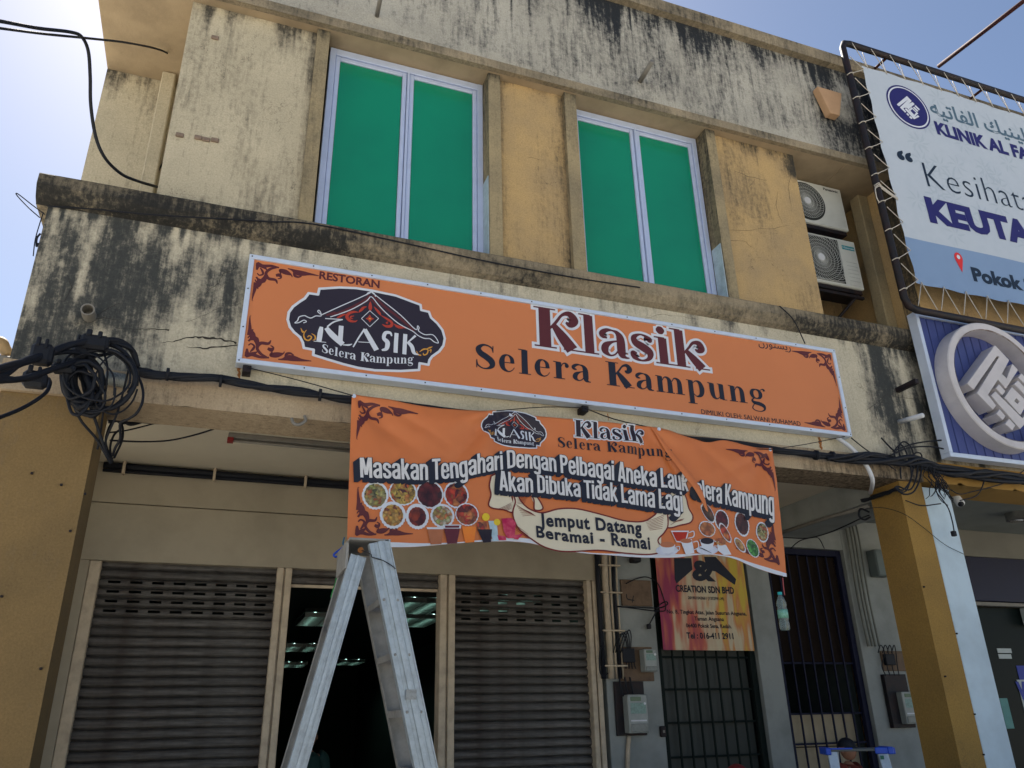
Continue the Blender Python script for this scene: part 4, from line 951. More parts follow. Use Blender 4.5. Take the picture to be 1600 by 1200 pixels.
MAIN = [(799,772),(803,785),(799,800),(800,812),(808,828),(828,845),(850,858),(880,864),(930,862),(970,866),(1010,868),(1030,862),(1024,846),(1034,834),(1040,822),(1038,800),(1028,795),(1020,806),(1002,816),(975,815),(940,806),(900,797),(870,797),(845,803),(825,797),(812,785),(806,772)]
bpoly(TAIL_L, 1, M_cream, 'scroll_tail'); bpoly(TAIL_R, 1, M_cream, 'scroll_tail')
blines([TAIL_L + TAIL_L[:1], TAIL_R + TAIL_R[:1]], 3, M_mar2, 'scroll_outline', .011)
bpoly(MAIN, 4, M_cream, 'scroll')
hat = [[(804 + k * 1.6, 790 + k * 3.0, .003), (815 + k * 2.2, 797 + k * 1.6, .003), (826 + k * 1.4, 802 + k, .002)] for k in range(7)]
hat += [[(1034 - k * .4, 806 + k * 3, .003), (1020 - k * .8, 812 + k * 2.5, .003), (1005 + k, 816 + k * 2, .002)] for k in range(8)]
hat += [[(806, 778 + k * 2.2, .002), (814, 777 + k * 2.2, .003), (822 - k, 779 + k * 2, .002)] for k in range(6)]
hat += [[(1044 + k * 2, 822 - k * 1.6, .002), (1052 + k * 2, 817 - k, .003), (1062 + k, 815 - k, .002)] for k in range(4)]
hat += [[(776 + k * 3, 797 + k * .6, .002), (786 + k * 2, 793 + k, .003), (797, 787 + k * 2, .002)] for k in range(5)]
hat += [[(803, 822 + k * 2.4, .002), (812, 829 + k * 2.2, .003), (822, 837 + k * 2, .002)] for k in range(4)]
blines([MAIN + MAIN[:1]] , 6, M_mar2, 'scroll_outline', .011); blines(hat, 7, M_mar2, 'scroll_hatching', .003)
for body, P, c in (('Jemput Datang', [(841, 824), (880, 825), (940, 831), (999, 836)], [19, 19, 19, 19]), ('Beramai - Ramai', [(835, 841), (890, 849), (950, 853), (1012, 860)], [17, 17, 18, 19])):
    t = ppath(P, c); B.fine = .03; B.start(); path_text(B, body, t, 9, .035, spacing=1.12); B.end('lettering', M_ink, BN); B.fine = 0
# headline: white block letters with a dark drop block
def headline(body, P, c, lay=0):
    t = ppath([(x, y + 1) for x, y in P], [k * 1.14 for k in c])
    B.inc = .0008
    B.start()
    for k in range(9): block(B, body, t, 8 + lay + k * .12, .165, .022, off=(-.0050 * k, -.0042 * k))
    B.end('letter_shadow', M_ink, BN)
    B.start(); block(B, body, t, 11.5 + lay, .132); B.end('lettering', M_pw2, BN); B.inc = .004
headline('Masakan Tengahari Dengan Pelbagai Aneka Lauk', [(561,747),(600,749),(660,751),(720,747),(770,736),(800,731),(830,733),(900,742),(960,751),(1020,761),(1074,768)], [27,28,29,29,26,25,25,26,27,27,26])
headline('elera Kampung', [(1082,772),(1105,784),(1140,791),(1172,799),(1206,808)], [20,27,29,31,34])
headline('Akan Dibuka Tidak Lama Lagi', [(778,767),(800,769),(840,771),(900,777),(960,784),(1020,794),(1064,801)], [28,27,25,25,26,27,28])
# loose fold flap that hides one letter
fl = [pz(*p, YN) for p in ((1014,668),(1040,715),(1062,746),(1078,768),(1098,800))]; fr = [pz(*p, YN) for p in ((1018,669),(1052,716),(1078,748),(1091,771),(1101,802))]
V = []; Fc = []
for i in range(25):
    t = i / 24; a = np.interp(t, np.linspace(0, 1, 5), [p[0] for p in fl]), np.interp(t, np.linspace(0, 1, 5), [p[1] for p in fl]); b = np.interp(t, np.linspace(0, 1, 5), [p[0] for p in fr]), np.interp(t, np.linspace(0, 1, 5), [p[1] for p in fr])
    for k in range(6):
        u = k / 5; x = a[0] + (b[0] - a[0]) * u; z = a[1] + (b[1] - a[1]) * u
        V.append((x, min(fban(x, z), fban(b[0], b[1])) - .013 - .012 * math.sin(math.pi * (.25 + .75 * u)) * math.sin(math.pi * min(1, t * 1.05)), z))
for i in range(24):
    for k in range(5): a = i * 6 + k; Fc.append((a, a + 1, a + 7, a + 6))
pyobj('fold', V, Fc, M_bannero, BN, smooth=True)
# dishes: white scalloped plates with food
D = {'salad': dishmat('food_salad', [(.45,.10,.03),(.30,.32,.08),(.5,.42,.2),(.05,.06,.02)]), 'stirfry': dishmat('food_stirfry', [(.55,.12,.03),(.6,.42,.1),(.5,.35,.05),(.08,.02,.02)]),
     'rendang': dishmat('food_rendang', [(.10,.01,.012),(.18,.02,.015),(.07,.01,.012)], 16), 'sambal': dishmat('food_sambal', [(.55,.05,.015),(.45,.03,.01),(.6,.2,.05),(.12,.01,.01)], 20),
     'noodles': dishmat('food_noodles', [(.6,.35,.06),(.55,.18,.03),(.65,.45,.12),(.2,.05,.02)], 26), 'curry': dishmat('food_curry', [(.22,.02,.01),(.35,.05,.015),(.12,.01,.01)], 14),
     'soup': dishmat('food_soup', [(.6,.5,.35),(.55,.15,.05),(.3,.35,.1),(.6,.55,.45)], 22), 'greens': dishmat('food_greens', [(.06,.28,.04),(.12,.42,.08),(.03,.12,.02)], 34),
     'beef': dishmat('food_dark_beef', [(.09,.02,.012),(.14,.035,.02),(.05,.012,.01)], 18), 'fried': dishmat('food_fried', [(.5,.18,.05),(.42,.1,.03),(.6,.35,.12)], 18)}
def dish(px, py, rx, ry, food, rot=0, lay=1, inner=.80, dy=0):
    c = bp_(px, py); k = .0045; r = math.radians(rot)
    def el(R, n=48, sc=0, ox=0, oz=0):
        out = []
        for i in range(n):
            a = 2 * math.pi * i / n; q = R * (1 + sc * (1 if i % 2 else -1)); u, v = rx * k * q * math.cos(a), ry * k * q * math.sin(a)
            out.append((c[0] + ox + u * math.cos(r) - v * math.sin(r), c[1] + oz + u * math.sin(r) + v * math.cos(r)))
        return out
    B.fine = .025; B.start(); B.poly(el(1.0, 48, .028), lay); o = B.end('plate_print', M_pw, BN)
    B.start(); B.poly(el(inner, 32, .02, oz=-dy), lay + 1.3); B.end('food_print', D[food], BN); B.fine = 0
    return c
for a in ((585,776,20,22,'salad',0,1,.84),(628,771,22,21,'stirfry',0,2,.9),(670,774,22,23,'rendang',0,1,.9),(711,775,20,22,'sambal',0,2,.88),
          (612,807,20,21,'noodles',0,4,.8),(650,809,18,20,'curry',0,5,.76),(689,808,19,19,'soup',0,4,.84),(727,806,19,18,'sambal',0,6,.92)): dish(*a)
for a in ((1103,803,19,9,'beef',-62,1,.88),(1124,814,15,19,'rendang',-10,2,.88),(1156,820,15,23,'beef',0,1,.86),(1187,833,13,19,'salad',-8,2,.86),(1101,828,17,14,'fried',0,4,.9),
          (1129,834,19,8,'sambal',-62,5,.86),(1152,853,15,8,'fried',-55,4,.84),(1172,858,12,17,'greens',18,3,.9)): dish(*a)
# cups and glasses
def cup(P, m, lay, name='cup_print', sm=False): B.fine = .03; B.start(); B.poly([bp_(*p) for p in P], lay); B.end(name, m, BN); B.fine = 0
M_milo = mat('drink_milk_tea', (.42,.15,.07), .4, .2, 8, 0); M_plum = mat('drink_plum', (.12,.02,.035), .4, .2, 10, 0); M_oj = mat('drink_orange', (.75,.17,.03), .4, .3, 8, 0, tint=(.8,.3,.02))
M_cola = mat('drink_cola', (.02,.012,.02), .3, .1, 8, 0); M_pink = mat('drink_rose', (.42,.012,.07), .3, .4, 18, 0, tint=(.7,.15,.2)); M_tea = mat('drink_red_tea', (.45,.03,.01), .3, .2, 12, 0)
M_lem = mat('lemon_slice_print', (.75,.55,.03), .4, .2, 20, 0); M_cupw = mat('cup_white_print', (.58,.62,.74), .4, .25, 14, 0); M_ice = mat('ice_blue_print', (.40,.55,.65), .4, .3, 20, 0)
cup([(665,828),(690,828),(687,852),(670,853)], M_milo, 9); cup([(691,827),(716,827),(711,851),(696,852)], M_plum, 9); cup([(719,825),(741,825),(738,849),(724,850)], M_oj, 9)
cup([(664,826),(691,826),(690,829),(665,829)], M_pw, 10); cup([(689,822),(718,822),(717,828),(691,828)], M_pw, 10); cup([(692,823.5),(715,823.5),(714,827),(693,827)], M_plum, 11)
cup([(743,829),(766,829),(764,849),(752,850),(750,838)], M_cola, 10); cup([(743,818),(757,817),(758,829),(743,829)], D['sambal'], 10); cup([(760,816),(773,816),(776,847),(767,848)], M_ice, 9)
cup([(781,812),(796,811),(803,818),(801,843),(790,843),(784,832)], M_pink, 10); cup([(774,838),(787,840),(788,846),(776,846)], M_pink, 10); cup([(801,838),(814,836),(806,845),(800,844)], M_pink, 10)
for c0, c1, r in ((756,810,6.0),(773.5,818,5.2)):
    P = [(c0 + r * math.cos(i * .4), c1 + r * math.sin(i * .4)) for i in range(16)]; cup(P, M_lem, 12, 'lemon_print')
def ell(cx, cy, rx, ry, n=22): return [(cx + rx * math.cos(2 * math.pi * i / n), cy + ry * math.sin(2 * math.pi * i / n)) for i in range(n)]
cup(ell(1037,862,17,8), M_cupw, 9, 'saucer_print'); cup([(1025,853),(1050,853),(1047,864),(1040,867),(1031,866)], M_pw, 10); cup(ell(1037.5,853,11,4.5), M_milo, 12)
cup([(1044,831),(1072,831),(1068,846),(1062,850),(1052,849)], M_pw, 9); cup([(1046,833),(1070,833),(1066,845),(1060,848),(1052,847)], M_tea, 10)
cup([(1058,846),(1076,844),(1079,866),(1066,869)], M_pw, 11); cup(ell(1067,847,9,3.6), M_milo, 12)
cup(ell(1100,861,17,7.5), M_cupw, 10, 'saucer_print'); cup([(1088,845),(1112,845),(1109,858),(1101,862),(1093,860)], M_pw, 11); cup(ell(1100,847,10.5,5), M_cola, 12)
cup([(1116,852),(1130,853),(1138,868),(1126,869),(1117,862)], M_pw, 10); cup(ell(1122,848,8,6), D['fried'], 12)
blines([[(1050,857,.006),(1056,856,.007),(1055,862,.006),(1049,863,.005)],[(1072,834,.006),(1079,832,.008),(1079,840,.008),(1070,843,.006)],[(1078,849,.006),(1085,848,.007),(1086,857,.007),(1079,861,.006)],[(1112,848,.006),(1118,847,.007),(1117,854,.006),(1111,855,.005)]], 12, M_pw, 'cup_handle_print')
blines([[(1088,858,.004),(1094,860,.008),(1106,866,.003)]], 13, M_ink, 'spoon_print')
# eyelets and ties
bm = bmesh.new()
for s, t in ((.004, .985), (.335, .985), (.69, .985), (.993, .985), (.006, .015), (.993, .012)):
    x, z = ban(s, t)
    bmesh.ops.create_circle(bm, segments=4, radius=.0001) if False else lathe(bm, [(.007, fban(x, z) - .004), (.015, fban(x, z) - .005), (.015, fban(x, z) + .004), (.007, fban(x, z) + .003)], (x, 0, z), 14, 'y')
obj('eyelets', bm, M_alu2, BN)
ty = empty('tie_line', at(780, 620, 5.5), 'thin black line tying the top of the orange banner to the signboard', 'string')
ptube('string', [(386, 574), (470, 595), (551, 618)], [5.5, 5.42, 5.32], .004, M_black, ty, sides=5, smooth=3)
ptube('string', [(776, 642), (850, 636), (912, 637)], [5.31, 5.42, 5.5], .004, M_black, ty, sides=5, smooth=3)
ptube('string', [(912, 637), (960, 655), (1016, 668), (1090, 686), (1140, 700), (1207, 702)], [5.5, 5.42, 5.36, 5.36, 5.36, 5.32], .005, M_black, ty, sides=5, smooth=3)
ptube('string', [(1207, 702), (1260, 694), (1320, 682)], [5.31, 5.4, 5.5], .004, M_black, ty, sides=5, smooth=3)
# blue and green cords at the lower left corner
cr = empty('dangling_cord', at(535, 850, 5.2), 'blue and green cords dangling from the lower left corner of the banner', 'cord')
ptube('blue_cord', [(545, 846), (537, 856), (541, 862), (530, 868), (524, 870), (522, 866), (532, 858), (541, 850)], [5.27, 5.2, 5.2, 5.2, 5.2, 5.2, 5.2, 5.27], .007, M_blue, cr, sides=6)
ptube('blue_cord', [(538, 840), (536, 850), (540, 858), (537, 875), (536, 885)], [5.27, 5.22, 5.2, 5.2, 5.2], .005, mat('teal_cord', (.01,.12,.22), .5, .1, 5, 0), cr, sides=6)
Mg = mat('green_cord', (.01,.20,.04), .6, .2, 20, 0)
for d in (0, 2.2, 4): ptube('green_cord', [(537 - d * .3, 884), (532 - d, 893), (527 - d * .5, 910), (524 - d, 925), (520 - d * .6, 934)], 5.2, .008, Mg, cr, sides=5)
# plastic bottle as a weight at the other corner
bt = empty('water_bottle', at(1226, 985, 5.25), 'clear plastic water bottle with teal cap hanging on a pink string from the banner corner', 'bottle')
bc = at(1227, 985, 5.25); hgt = at(1227, 926, 5.25).z - bc.z; k = hgt / .30
Mpet = mat('clear_plastic', (.45,.55,.55), .12, .1, 5, 0); bb = Mpet.node_tree.nodes['Principled BSDF']; bb.inputs['Transmission Weight'].default_value = .75; bb.inputs['IOR'].default_value = 1.2
prof = [(.0, .004), (.030, .0), (.040, .012), (.040, .06), (.035, .075), (.040, .09), (.040, .165), (.034, .18), (.040, .195), (.037, .225), (.022, .262), (.016, .268), (.016, .280)]
obj('body', lathe(bmesh.new(), [(r * k, h * k) for r, h in prof], bc, 20), Mpet, bt, smooth=True)
obj('label', lathe(bmesh.new(), [(.0412 * k, .095 * k), (.0412 * k, .16 * k)], bc, 20), mat('bottle_label', (.25,.50,.42), .5, .5, 60, 0, tint=(.03,.25,.06)), bt, smooth=True)
obj('cap', lathe(bmesh.new(), [(.0, .302 * k), (.018 * k, .302 * k), (.018 * k, .28 * k), (.0, .28 * k)], bc, 18), mat('teal_cap', (.02,.40,.42), .4, .1, 5, 0), bt)
ptube('string', [(1223, 903), (1224, 915), (1226, 930)], [5.27, 5.25, 5.25], .004, mat('pink_string', (.45,.10,.10), .6, .1, 5, 0), bt, sides=5)

# ------------------------------------------------------------------ clinic signs at the right
YC = 5.40
sx0, sx1, sz0, sz1 = 6.545, 9.45, 1.6 + .4225 * YC, 1.6 + .7175 * YC
BS = empty('clinic_signboard', ((sx0 + sx1) / 2, 5.5, sz0), 'navy plank clinic signboard with a white frame and a raised round white emblem', 'signboard')
frame4('frame', sx0, sx1, sz0, sz1, .045, YC - .012, YC + .10, M_alu2, BS)
pw = .1165; n = int((sx1 - sx0 - .09) / pw) + 1
me0 = None
for i in range(n):
    a = sx0 + .047 + i * pw; b = min(a + pw - .011, sx1 - .047)
    if b - a < .02: continue
    if me0 is None or b - a < pw - .012: pl = box('plank', a, b, YC + .012, YC + .04, sz0 + .047, sz1 - .047, M_navy, BS, .004); me0 = me0 or pl.data; a0 = a if i == 0 else a0
    else: pl = bpy.data.objects.new('plank', me0); col.objects.link(pl); pl.parent = BS; pl.location = (a - a0, random.uniform(-.002, .002), 0)
box('backing', sx0 + .047, sx1 - .047, YC + .041, YC + .09, sz0 + .047, sz1 - .047, M_blackm, BS, 0)
# ring
Y2 = 5.24
lft = at(1480, 600, 5.30); rc = Vector((0, 0, 0)); R0 = .70; rc.x = lft.x + R0; rc.z = (sz0 + sz1) / 2 + .005
obj('emblem_ring', lathe(bmesh.new(), [(R0 - .085, YC + .011), (R0 - .085, Y2 + .012), (R0 - .075, Y2), (R0 - .010, Y2), (R0, Y2 + .010), (R0, YC + .011), (R0 - .085, YC + .011)], (rc.x, 0, rc.z), 72, 'y'), M_ring, BS, smooth=False)
obj('ring_rust_edge', lathe(bmesh.new(), [(R0 - .0865, Y2 + .004), (R0 - .079, Y2 - .003), (R0 - .079, Y2 - .0005), (R0 - .0865, Y2 + .008)], (rc.x, 0, rc.z), 72, 'y', cap=False), mat('ring_worn_edge', (.16,.12,.11), .7, .8, 14, .2, 60, tint=(.5,.48,.5)), BS)
K0 = lambda x, y: (lambda p: (p.x, p.z))(at(1440 + x / 5, 480 + y / 5, Y2))
KUFI = [[(575,295),(688,412),(626,520),(668,562),(712,440),(757,490),(662,635),(597,560),(517,682),(585,768),(560,800),(435,670),(613,385),(588,378),(410,643),(358,595)],
        [(607,600),(657,655),(636,687),(583,632)],[(578,655),(790,872),(850,800),(885,838),(772,950),(546,690)],
        [(612,795),(658,850),(637,882),(586,832)],[(686,870),(737,922),(712,962),(655,910)],
        [(755,570),(850,670),(832,705),(725,600)],[(782,515),(880,615),(862,650),(757,548)]]
def ext_poly(name, P, y0, y1, m, parent):
    if sum(a[0] * b[1] - b[0] * a[1] for a, b in zip(P, P[1:] + P[:1])) > 0: P = P[::-1]
    return prism(name, P, 'y', y0, y1, m, parent, .004)
for P in KUFI: ext_poly('emblem_letter', [K0(*p) for p in P], Y2 + .002, YC + .011, M_ring, BS)
def ring_sq(o, i_):
    bm = bmesh.new(); P = [K0(*p) for p in o]; Q = [K0(*p) for p in i_]; n = 4
    lv = [[bm.verts.new((p[0], y, p[1])) for p in L] for L in (P, Q) for y in (Y2 + .003, YC + .011)]
    for k in range(4):
        q = (k + 1) % 4
        bm.faces.new((lv[0][k], lv[0][q], lv[2][q], lv[2][k])); bm.faces.new((lv[0][q], lv[0][k], lv[1][k], lv[1][q])); bm.faces.new((lv[2][k], lv[2][q], lv[3][q], lv[3][k]))
    return obj('emblem_letter', bm, M_ring, BS)
ring_sq([(707,622),(830,742),(775,842),(652,706)], [(742,708),(768,735),(752,757),(726,732)])

# clinic sheet in its pipe frame
YS2 = 5.28
PF = empty('pipe_frame', (8.2, YS2, 5.4), 'black bent steel pipe frame holding the clinic sheet above the navy signboard', 'frame')
fx0, fz0, fz1 = 1.1955 * YS2, 1.6 + .722 * YS2, 1.6 + 1.412 * YS2
P = [(10.6, YS2, fz1), (fx0 + .12, YS2, fz1), (fx0 + .035, YS2, fz1 - .02), (fx0, YS2, fz1 - .1), (fx0, YS2, fz0 + .12), (fx0 + .035, YS2, fz0 + .03), (fx0 + .13, YS2, fz0), (10.6, YS2, fz0)]
bm = bmesh.new(); tube(bm, P, .038, 12, 0); obj('bent_pipe', bm, M_blackm, PF, smooth=True)
for x in (7.02, 8.62, 10.1): tubeobj('strut', [(x, YS2 + .03, fz1 - .01), (x + .02, 5.6, 9.08)], .018, M_rustp, PF, sides=8)
tubeobj('lamp_arm', [at(1466, 104, YS2 + .02), at(1466, 104, YS2) + Vector((.12, -1.9, -.1))], .026, M_rustp, PF, sides=8)
CB = empty('clinic_banner', (8.3, YS2, 5.75), 'white and blue printed clinic sheet laced with rope inside the black pipe frame', 'banner')
cx0, cx1, cz0, cz1 = 1.2395 * YS2, 10.45, 1.6 + .786 * YS2, 1.6 + 1.3545 * YS2
zbnd = 1.6 + .897 * YS2
def sheet_y(x, z): return YS2 + .006 * math.sin(x * 2.1 + z) + .004 * math.sin(z * 5 + x * 3)
V = []; Fc = []; nx, nz = 60, 44
zs = sorted(set([cz0 + (cz1 - cz0) * j / nz for j in range(nz + 1)] + [zbnd])); rows = len(zs)
xs = [cx0 + (cx1 - cx0) * i / nx for i in range(nx + 1)]
V = [(x + (.010 * math.sin(z * 14) if i == 0 else 0), sheet_y(x, z), z + (.008 * math.sin(x * 12) if j in (0, rows - 1) else 0)) for j, z in enumerate(zs) for i, x in enumerate(xs)]
def quads(j0, j1): return [(j * (nx + 1) + i, j * (nx + 1) + i + 1, (j + 1) * (nx + 1) + i + 1, (j + 1) * (nx + 1) + i) for j in range(j0, j1) for i in range(nx)]
jb = zs.index(zbnd)
o = pyobj('sheet', V, quads(0, rows - 1), [M_sheet, M_bandb], CB, smooth=True)
for i_, p in enumerate(o.data.polygons): p.material_index = 1 if i_ < jb * nx else 0
Cc = Art(lambda x, z: sheet_y(x, z) - .001, .0010, fine=.12)
pc = lambda x, y: pz(x, y, YS2)
Wc = lambda w: 1.6 + w * YS2
Cc.inc = .0004; Cc.start()   # pale leaf pattern of the sheet
for k in range(70):
    x = random.uniform(cx0 + .2, cx1 - .2); z = random.uniform(zbnd + .15, cz1 - .15); a0 = random.uniform(0, 6.3)
    for j in range(7):
        a = a0 + j * math.pi / 3.5; Cc.stroke([(x + .03 * math.cos(a), z + .03 * math.sin(a), .004), (x + .09 * math.cos(a + .15), z + .09 * math.sin(a + .15), .028), (x + .16 * math.cos(a + .3), z + .16 * math.sin(a + .3), .004)], .2, lambda p, q: (p, q), n=3)
Cc.end('leaf_pattern', mat('clinic_leaf_print', (.41,.48,.56), .5, 0, 3, 0), CB); Cc.inc = .004
lc = ((pc(1385,165)[0] + pc(1452,172)[0]) / 2, (Wc(1.3275) + Wc(1.2038)) / 2); lr = .062 * YS2
def disc(R, n=56): return [(lc[0] + R * math.cos(2 * math.pi * i / n), lc[1] + R * math.sin(2 * math.pi * i / n)) for i in range(n)]
Cc.start(); Cc.poly(disc(lr), 1); Cc.end('emblem_disc', M_navyink, CB)
Cc.start(); Cc.poly(disc(lr * .93), 2); Cc.end('emblem_disc', M_pw, CB)
Cc.start(); Cc.poly(disc(lr * .87), 3); Cc.end('emblem_disc', M_navyink, CB)
kc = (rc.x, rc.z); ks = lr * .80 / (R0 - .02)
Cc.start()
for P in KUFI: Cc.poly([((K0(*p)[0] - kc[0]) * ks + lc[0] - .0, (K0(*p)[1] - kc[1]) * ks + lc[1]) for p in P], 4)
so = [(707,622),(830,742),(775,842),(652,706),(707,622)]
for a, b in zip(so, so[1:]):
    A_, B_ = K0(*a), K0(*b); Cc.stroke([((A_[0] - kc[0]) * ks + lc[0], (A_[1] - kc[1]) * ks + lc[1], .022), ((B_[0] - kc[0]) * ks + lc[0], (B_[1] - kc[1]) * ks + lc[1], .022)], 4, lambda p, q: (p, q), ext=.008)
Cc.end('emblem_letters', M_pw, CB)
def ctext(body, x0, w0, hw, m, bold, x1=None, sp=1.0, sxk=1.0):
    V_, F_ = textmesh(body, bold, sp); a = min(v[0] for v in V_); b = max(v[0] for v in V_); h = hw * YS2
    Cc.start(); X0 = x0 * YS2
    if x1 is None: Cc.mesh2d(V_, F_, 1.5, lambda x, y: (X0 + (x - a) * h / CAP * sxk, Wc(w0) + y * h / CAP))
    else: Cc.mesh2d(V_, F_, 1.5, lambda x, y: (X0 + (x - a) / (b - a) * (x1 - x0) * YS2, Wc(w0) + y * h / CAP))
    return Cc.end('lettering', m, CB)
ctext('KLINIK AL FATIYAH', 1.419, 1.209, .0345, M_navyink, .050, sp=1.0, sxk=.98)
ctext('\ufeea\ufef4\ufe97\ufe8e\ufed4\ufedf\ufe8d \ufeda\ufef4\ufee8\ufef4\ufee0\ufedb', 1.420, 1.268, .040, M_teal, .02, sxk=1.05)
ctext('Kesihatan', 1.345, 1.045, .066, M_greenink, -.014, sxk=.97, sp=1.04)
ctext('KEUTAMAAN', 1.3225, .953, .057, M_navyink, .06, sp=1.03, sxk=1.12)
ctext('\u201c', 1.278, 1.068, .056, M_greenink, .035, sxk=1.25)
ctext('Pokok Sena', 1.404, .8235, .030, M_greenink, .05, sp=1.02, sxk=1.15)
pp = pc(1498, 403); Cc.start(); n = 20
P = [(pp[0] + .012 - .058 * math.cos(a), pp[1] - .005 + .066 * math.sin(a)) for a in [(-.35 + (math.pi + .7) * i / n) for i in range(n + 1)]] + [(pp[0] + .0, pp[1] - .205)]
Cc.poly([(pp[0] + .0 + .058 * math.cos(-.4 + (math.pi + .8) * i / n), pp[1] + .07 * math.sin(-.4 + (math.pi + .8) * i / n)) for i in range(n + 1)] + [(pp[0] - .0, pp[1] - .185)], 2); Cc.end('pin_print', M_pin, CB)
Cc.start(); Cc.poly([(pp[0] + .024 * math.cos(i * .45), pp[1] + .012 + .028 * math.sin(i * .45)) for i in range(14)], 4); Cc.end('pin_print', M_pw, CB)
# lacing
LR = empty('lacing_rope', (fx0, YS2, 6.5), 'pale thin rope zigzagging between the pipe frame and the edge of the clinic sheet', 'rope')
def lace(p0, p1): tubeobj('rope', [p0, (Vector(p0) + Vector(p1)) / 2 + Vector((0, 0, -.004)), p1], .0048, M_rope, LR, sides=5, smooth=3)
zs_ = list(np.linspace(cz1 - .06, cz0 + .04, 9))
for i, z in enumerate(zs_):
    e = (cx0 + .02, YS2 - .006, z); zz = z - .17
    lace((fx0 + .03, YS2 - .038, z + .14 - random.uniform(0, .05)), e); lace(e, (fx0 + .0, YS2 - .042, zz))
    tubeobj('rope', [(fx0 - .042, YS2, zz - .01), (fx0 - .02, YS2 - .04, zz), (fx0 + .03, YS2 - .036, zz + .01), (fx0 + .044, YS2 + .01, zz + .015)], .006, M_rope, LR, sides=5)
for k in range(3): tubeobj('rope', [(fx0 - .05, YS2 - .01, 6.88 + k * .02), (fx0 - .01, YS2 - .046, 6.9 + k * .02), (fx0 + .05, YS2 - .02, 6.89 + k * .02), (cx0 + .02, YS2 - .012, 6.80 + k * .012)], .006, M_rope, LR, sides=5)
tubeobj('rope', [(fx0 - .03, YS2 - .04, 6.9), (fx0 - .09, YS2 - .05, 6.84), (fx0 - .10, YS2 - .05, 6.72), (fx0 - .08, YS2 - .05, 6.66)], .006, M_rope, LR, sides=5)
x = cx0 + .05
while x < 10.3:
    lace((x - .16, YS2 - .04, fz1 - .02), (x + .04, YS2 - .006, cz1 - .02)); lace((x + .06, YS2 + .03, fz1 - .03), (x + .04, YS2 - .004, cz1 - .02)); x += .29
x = cx0 + .03
while x < 10.3:
    lace((x - .14, YS2 - .04, fz0 + .03), (x + .03, YS2 - .006, cz0 + .02)); lace((x + .13, YS2 - .03, fz0 + .03), (x + .03, YS2 - .006, cz0 + .02)); x += .31

# ------------------------------------------------------------------ air conditioners in the recess
def ac(z0, x1, h, label, square):
    w, d, y = .86, .30, 6.0; x0 = x1 - w
    t = empty('air_conditioner', ((x0 + x1) / 2, y + .15, z0), label, 'air conditioner', 'air conditioner units stacked in the wall recess')
    box('casing', x0, x1, y, y + d, z0, z0 + h, M_acw, t, .012)
    cx, cz, r = x0 + .30, z0 + h * .5, .235
    if square: box('grille_well', x0 + .03, x0 + .60, y - .003, y + .02, z0 + .03, z0 + h - .03, M_acdark, t, .004)
    else: obj('grille_well', lathe(bmesh.new(), [(0, y - .003), (r + .03, y - .003), (r + .03, y + .02), (0, y + .02)], (cx, 0, cz), 40, 'y'), M_acdark, t)
    bm = bmesh.new()
    for k in range(5 if not square else 7):
        rr = r * (k + 1) / 5; lathe_pts = [(cx + rr * math.cos(a), y - .012, cz + rr * math.sin(a)) for a in np.linspace(0, 2 * math.pi, 37)]
        if square: lathe_pts = [(min(max(p[0], x0 + .035), x0 + .595), p[1], min(max(p[2], z0 + .035), z0 + h - .035)) for p in lathe_pts]
        tube(bm, lathe_pts, .0022, 4, 0, False)
    for k in range(44):
        a = 2 * math.pi * k / 44; P = []
        for q in np.linspace(.18, 1.0 if not square else 1.75, 7):
            aa = a + .9 * q; xx, zz = cx + r * q * math.cos(aa), cz + r * q * math.sin(aa)
            if square: xx, zz = min(max(xx, x0 + .035), x0 + .595), min(max(zz, z0 + .035), z0 + h - .035)
            P.append((xx, y - .014 + .004 * q, zz))
        tube(bm, P, .0026, 4, 0, False)
    obj('fan_grille', bm, M_acgrille, t)
    obj('hub', lathe(bmesh.new(), [(0, y - .022), (.045, y - .022), (.048, y - .012), (0, y - .012)], (cx, 0, cz), 20, 'y'), M_pvcw, t)
    bm = bmesh.new()
    for k in range(3):
        a0 = k * 2.094
        vs = [bm.verts.new((cx + rr * math.cos(a0 + da), y + yy, cz + rr * math.sin(a0 + da))) for rr, da, yy in ((.05, 0, .004), (.21, .35, -.001), (.21, 1.2, .012), (.05, .9, .012))]; bm.faces.new(vs)
    obj('fan_blades', bm, mat('fan_blade_grey', (.12,.13,.13), .5, .1, 5, 0), t)
    if square:
        box('louvre_strip', x1 - .20, x1 - .02, y - .006, y - .0005, z0 + .03, z0 + .055, M_acw, t, .002)
        bm = bmesh.new()
        for k in range(6): bx(bm, x1 - .19, x1 - .04, y - .0035, y - .0005, z0 + .09 + k * .05, z0 + .094 + k * .05)
        obj('louvre_lines', bm, M_acgrille, t)
    bm = bmesh.new(); bx(bm, x0 + .02, x1 - .02, y + .03, y + d - .02, z0 - .05, z0 - .002); obj('tray', bm, M_blackm, t)
    Aa = Art(lambda x, z: y - .001, .0008); Aa.start(); Z = z0 + h - .10
    if square:
        Aa.face([(x1 - .21, Z - .04), (x1 - .03, Z - .04), (x1 - .03, Z + .015), (x1 - .21, Z + .015)], 1); Aa.end('badge', mat('badge_teal', (.01,.25,.30), .4, .1, 5, 0), t)
        Aa.start(); put_text(Aa, 'Hisense', x1 - .20, x1 - .04, Z - .025, .025, 3, .02); Aa.end('lettering', M_pw, t)
    else: put_text(Aa, 'Panasonic', x1 - .27, x1 - .05, Z + .03, .034, 1, .03); Aa.end('lettering', M_ink, t)
    return t
ac(1.6 + .877 * 6, 6.563, .60, 'upper air conditioner unit with a round fan guard in the recess beside the yellow wall', False)
ac(1.6 + .745 * 6, 6.600, .65, 'lower air conditioner unit with a square fan guard and teal badge', True)
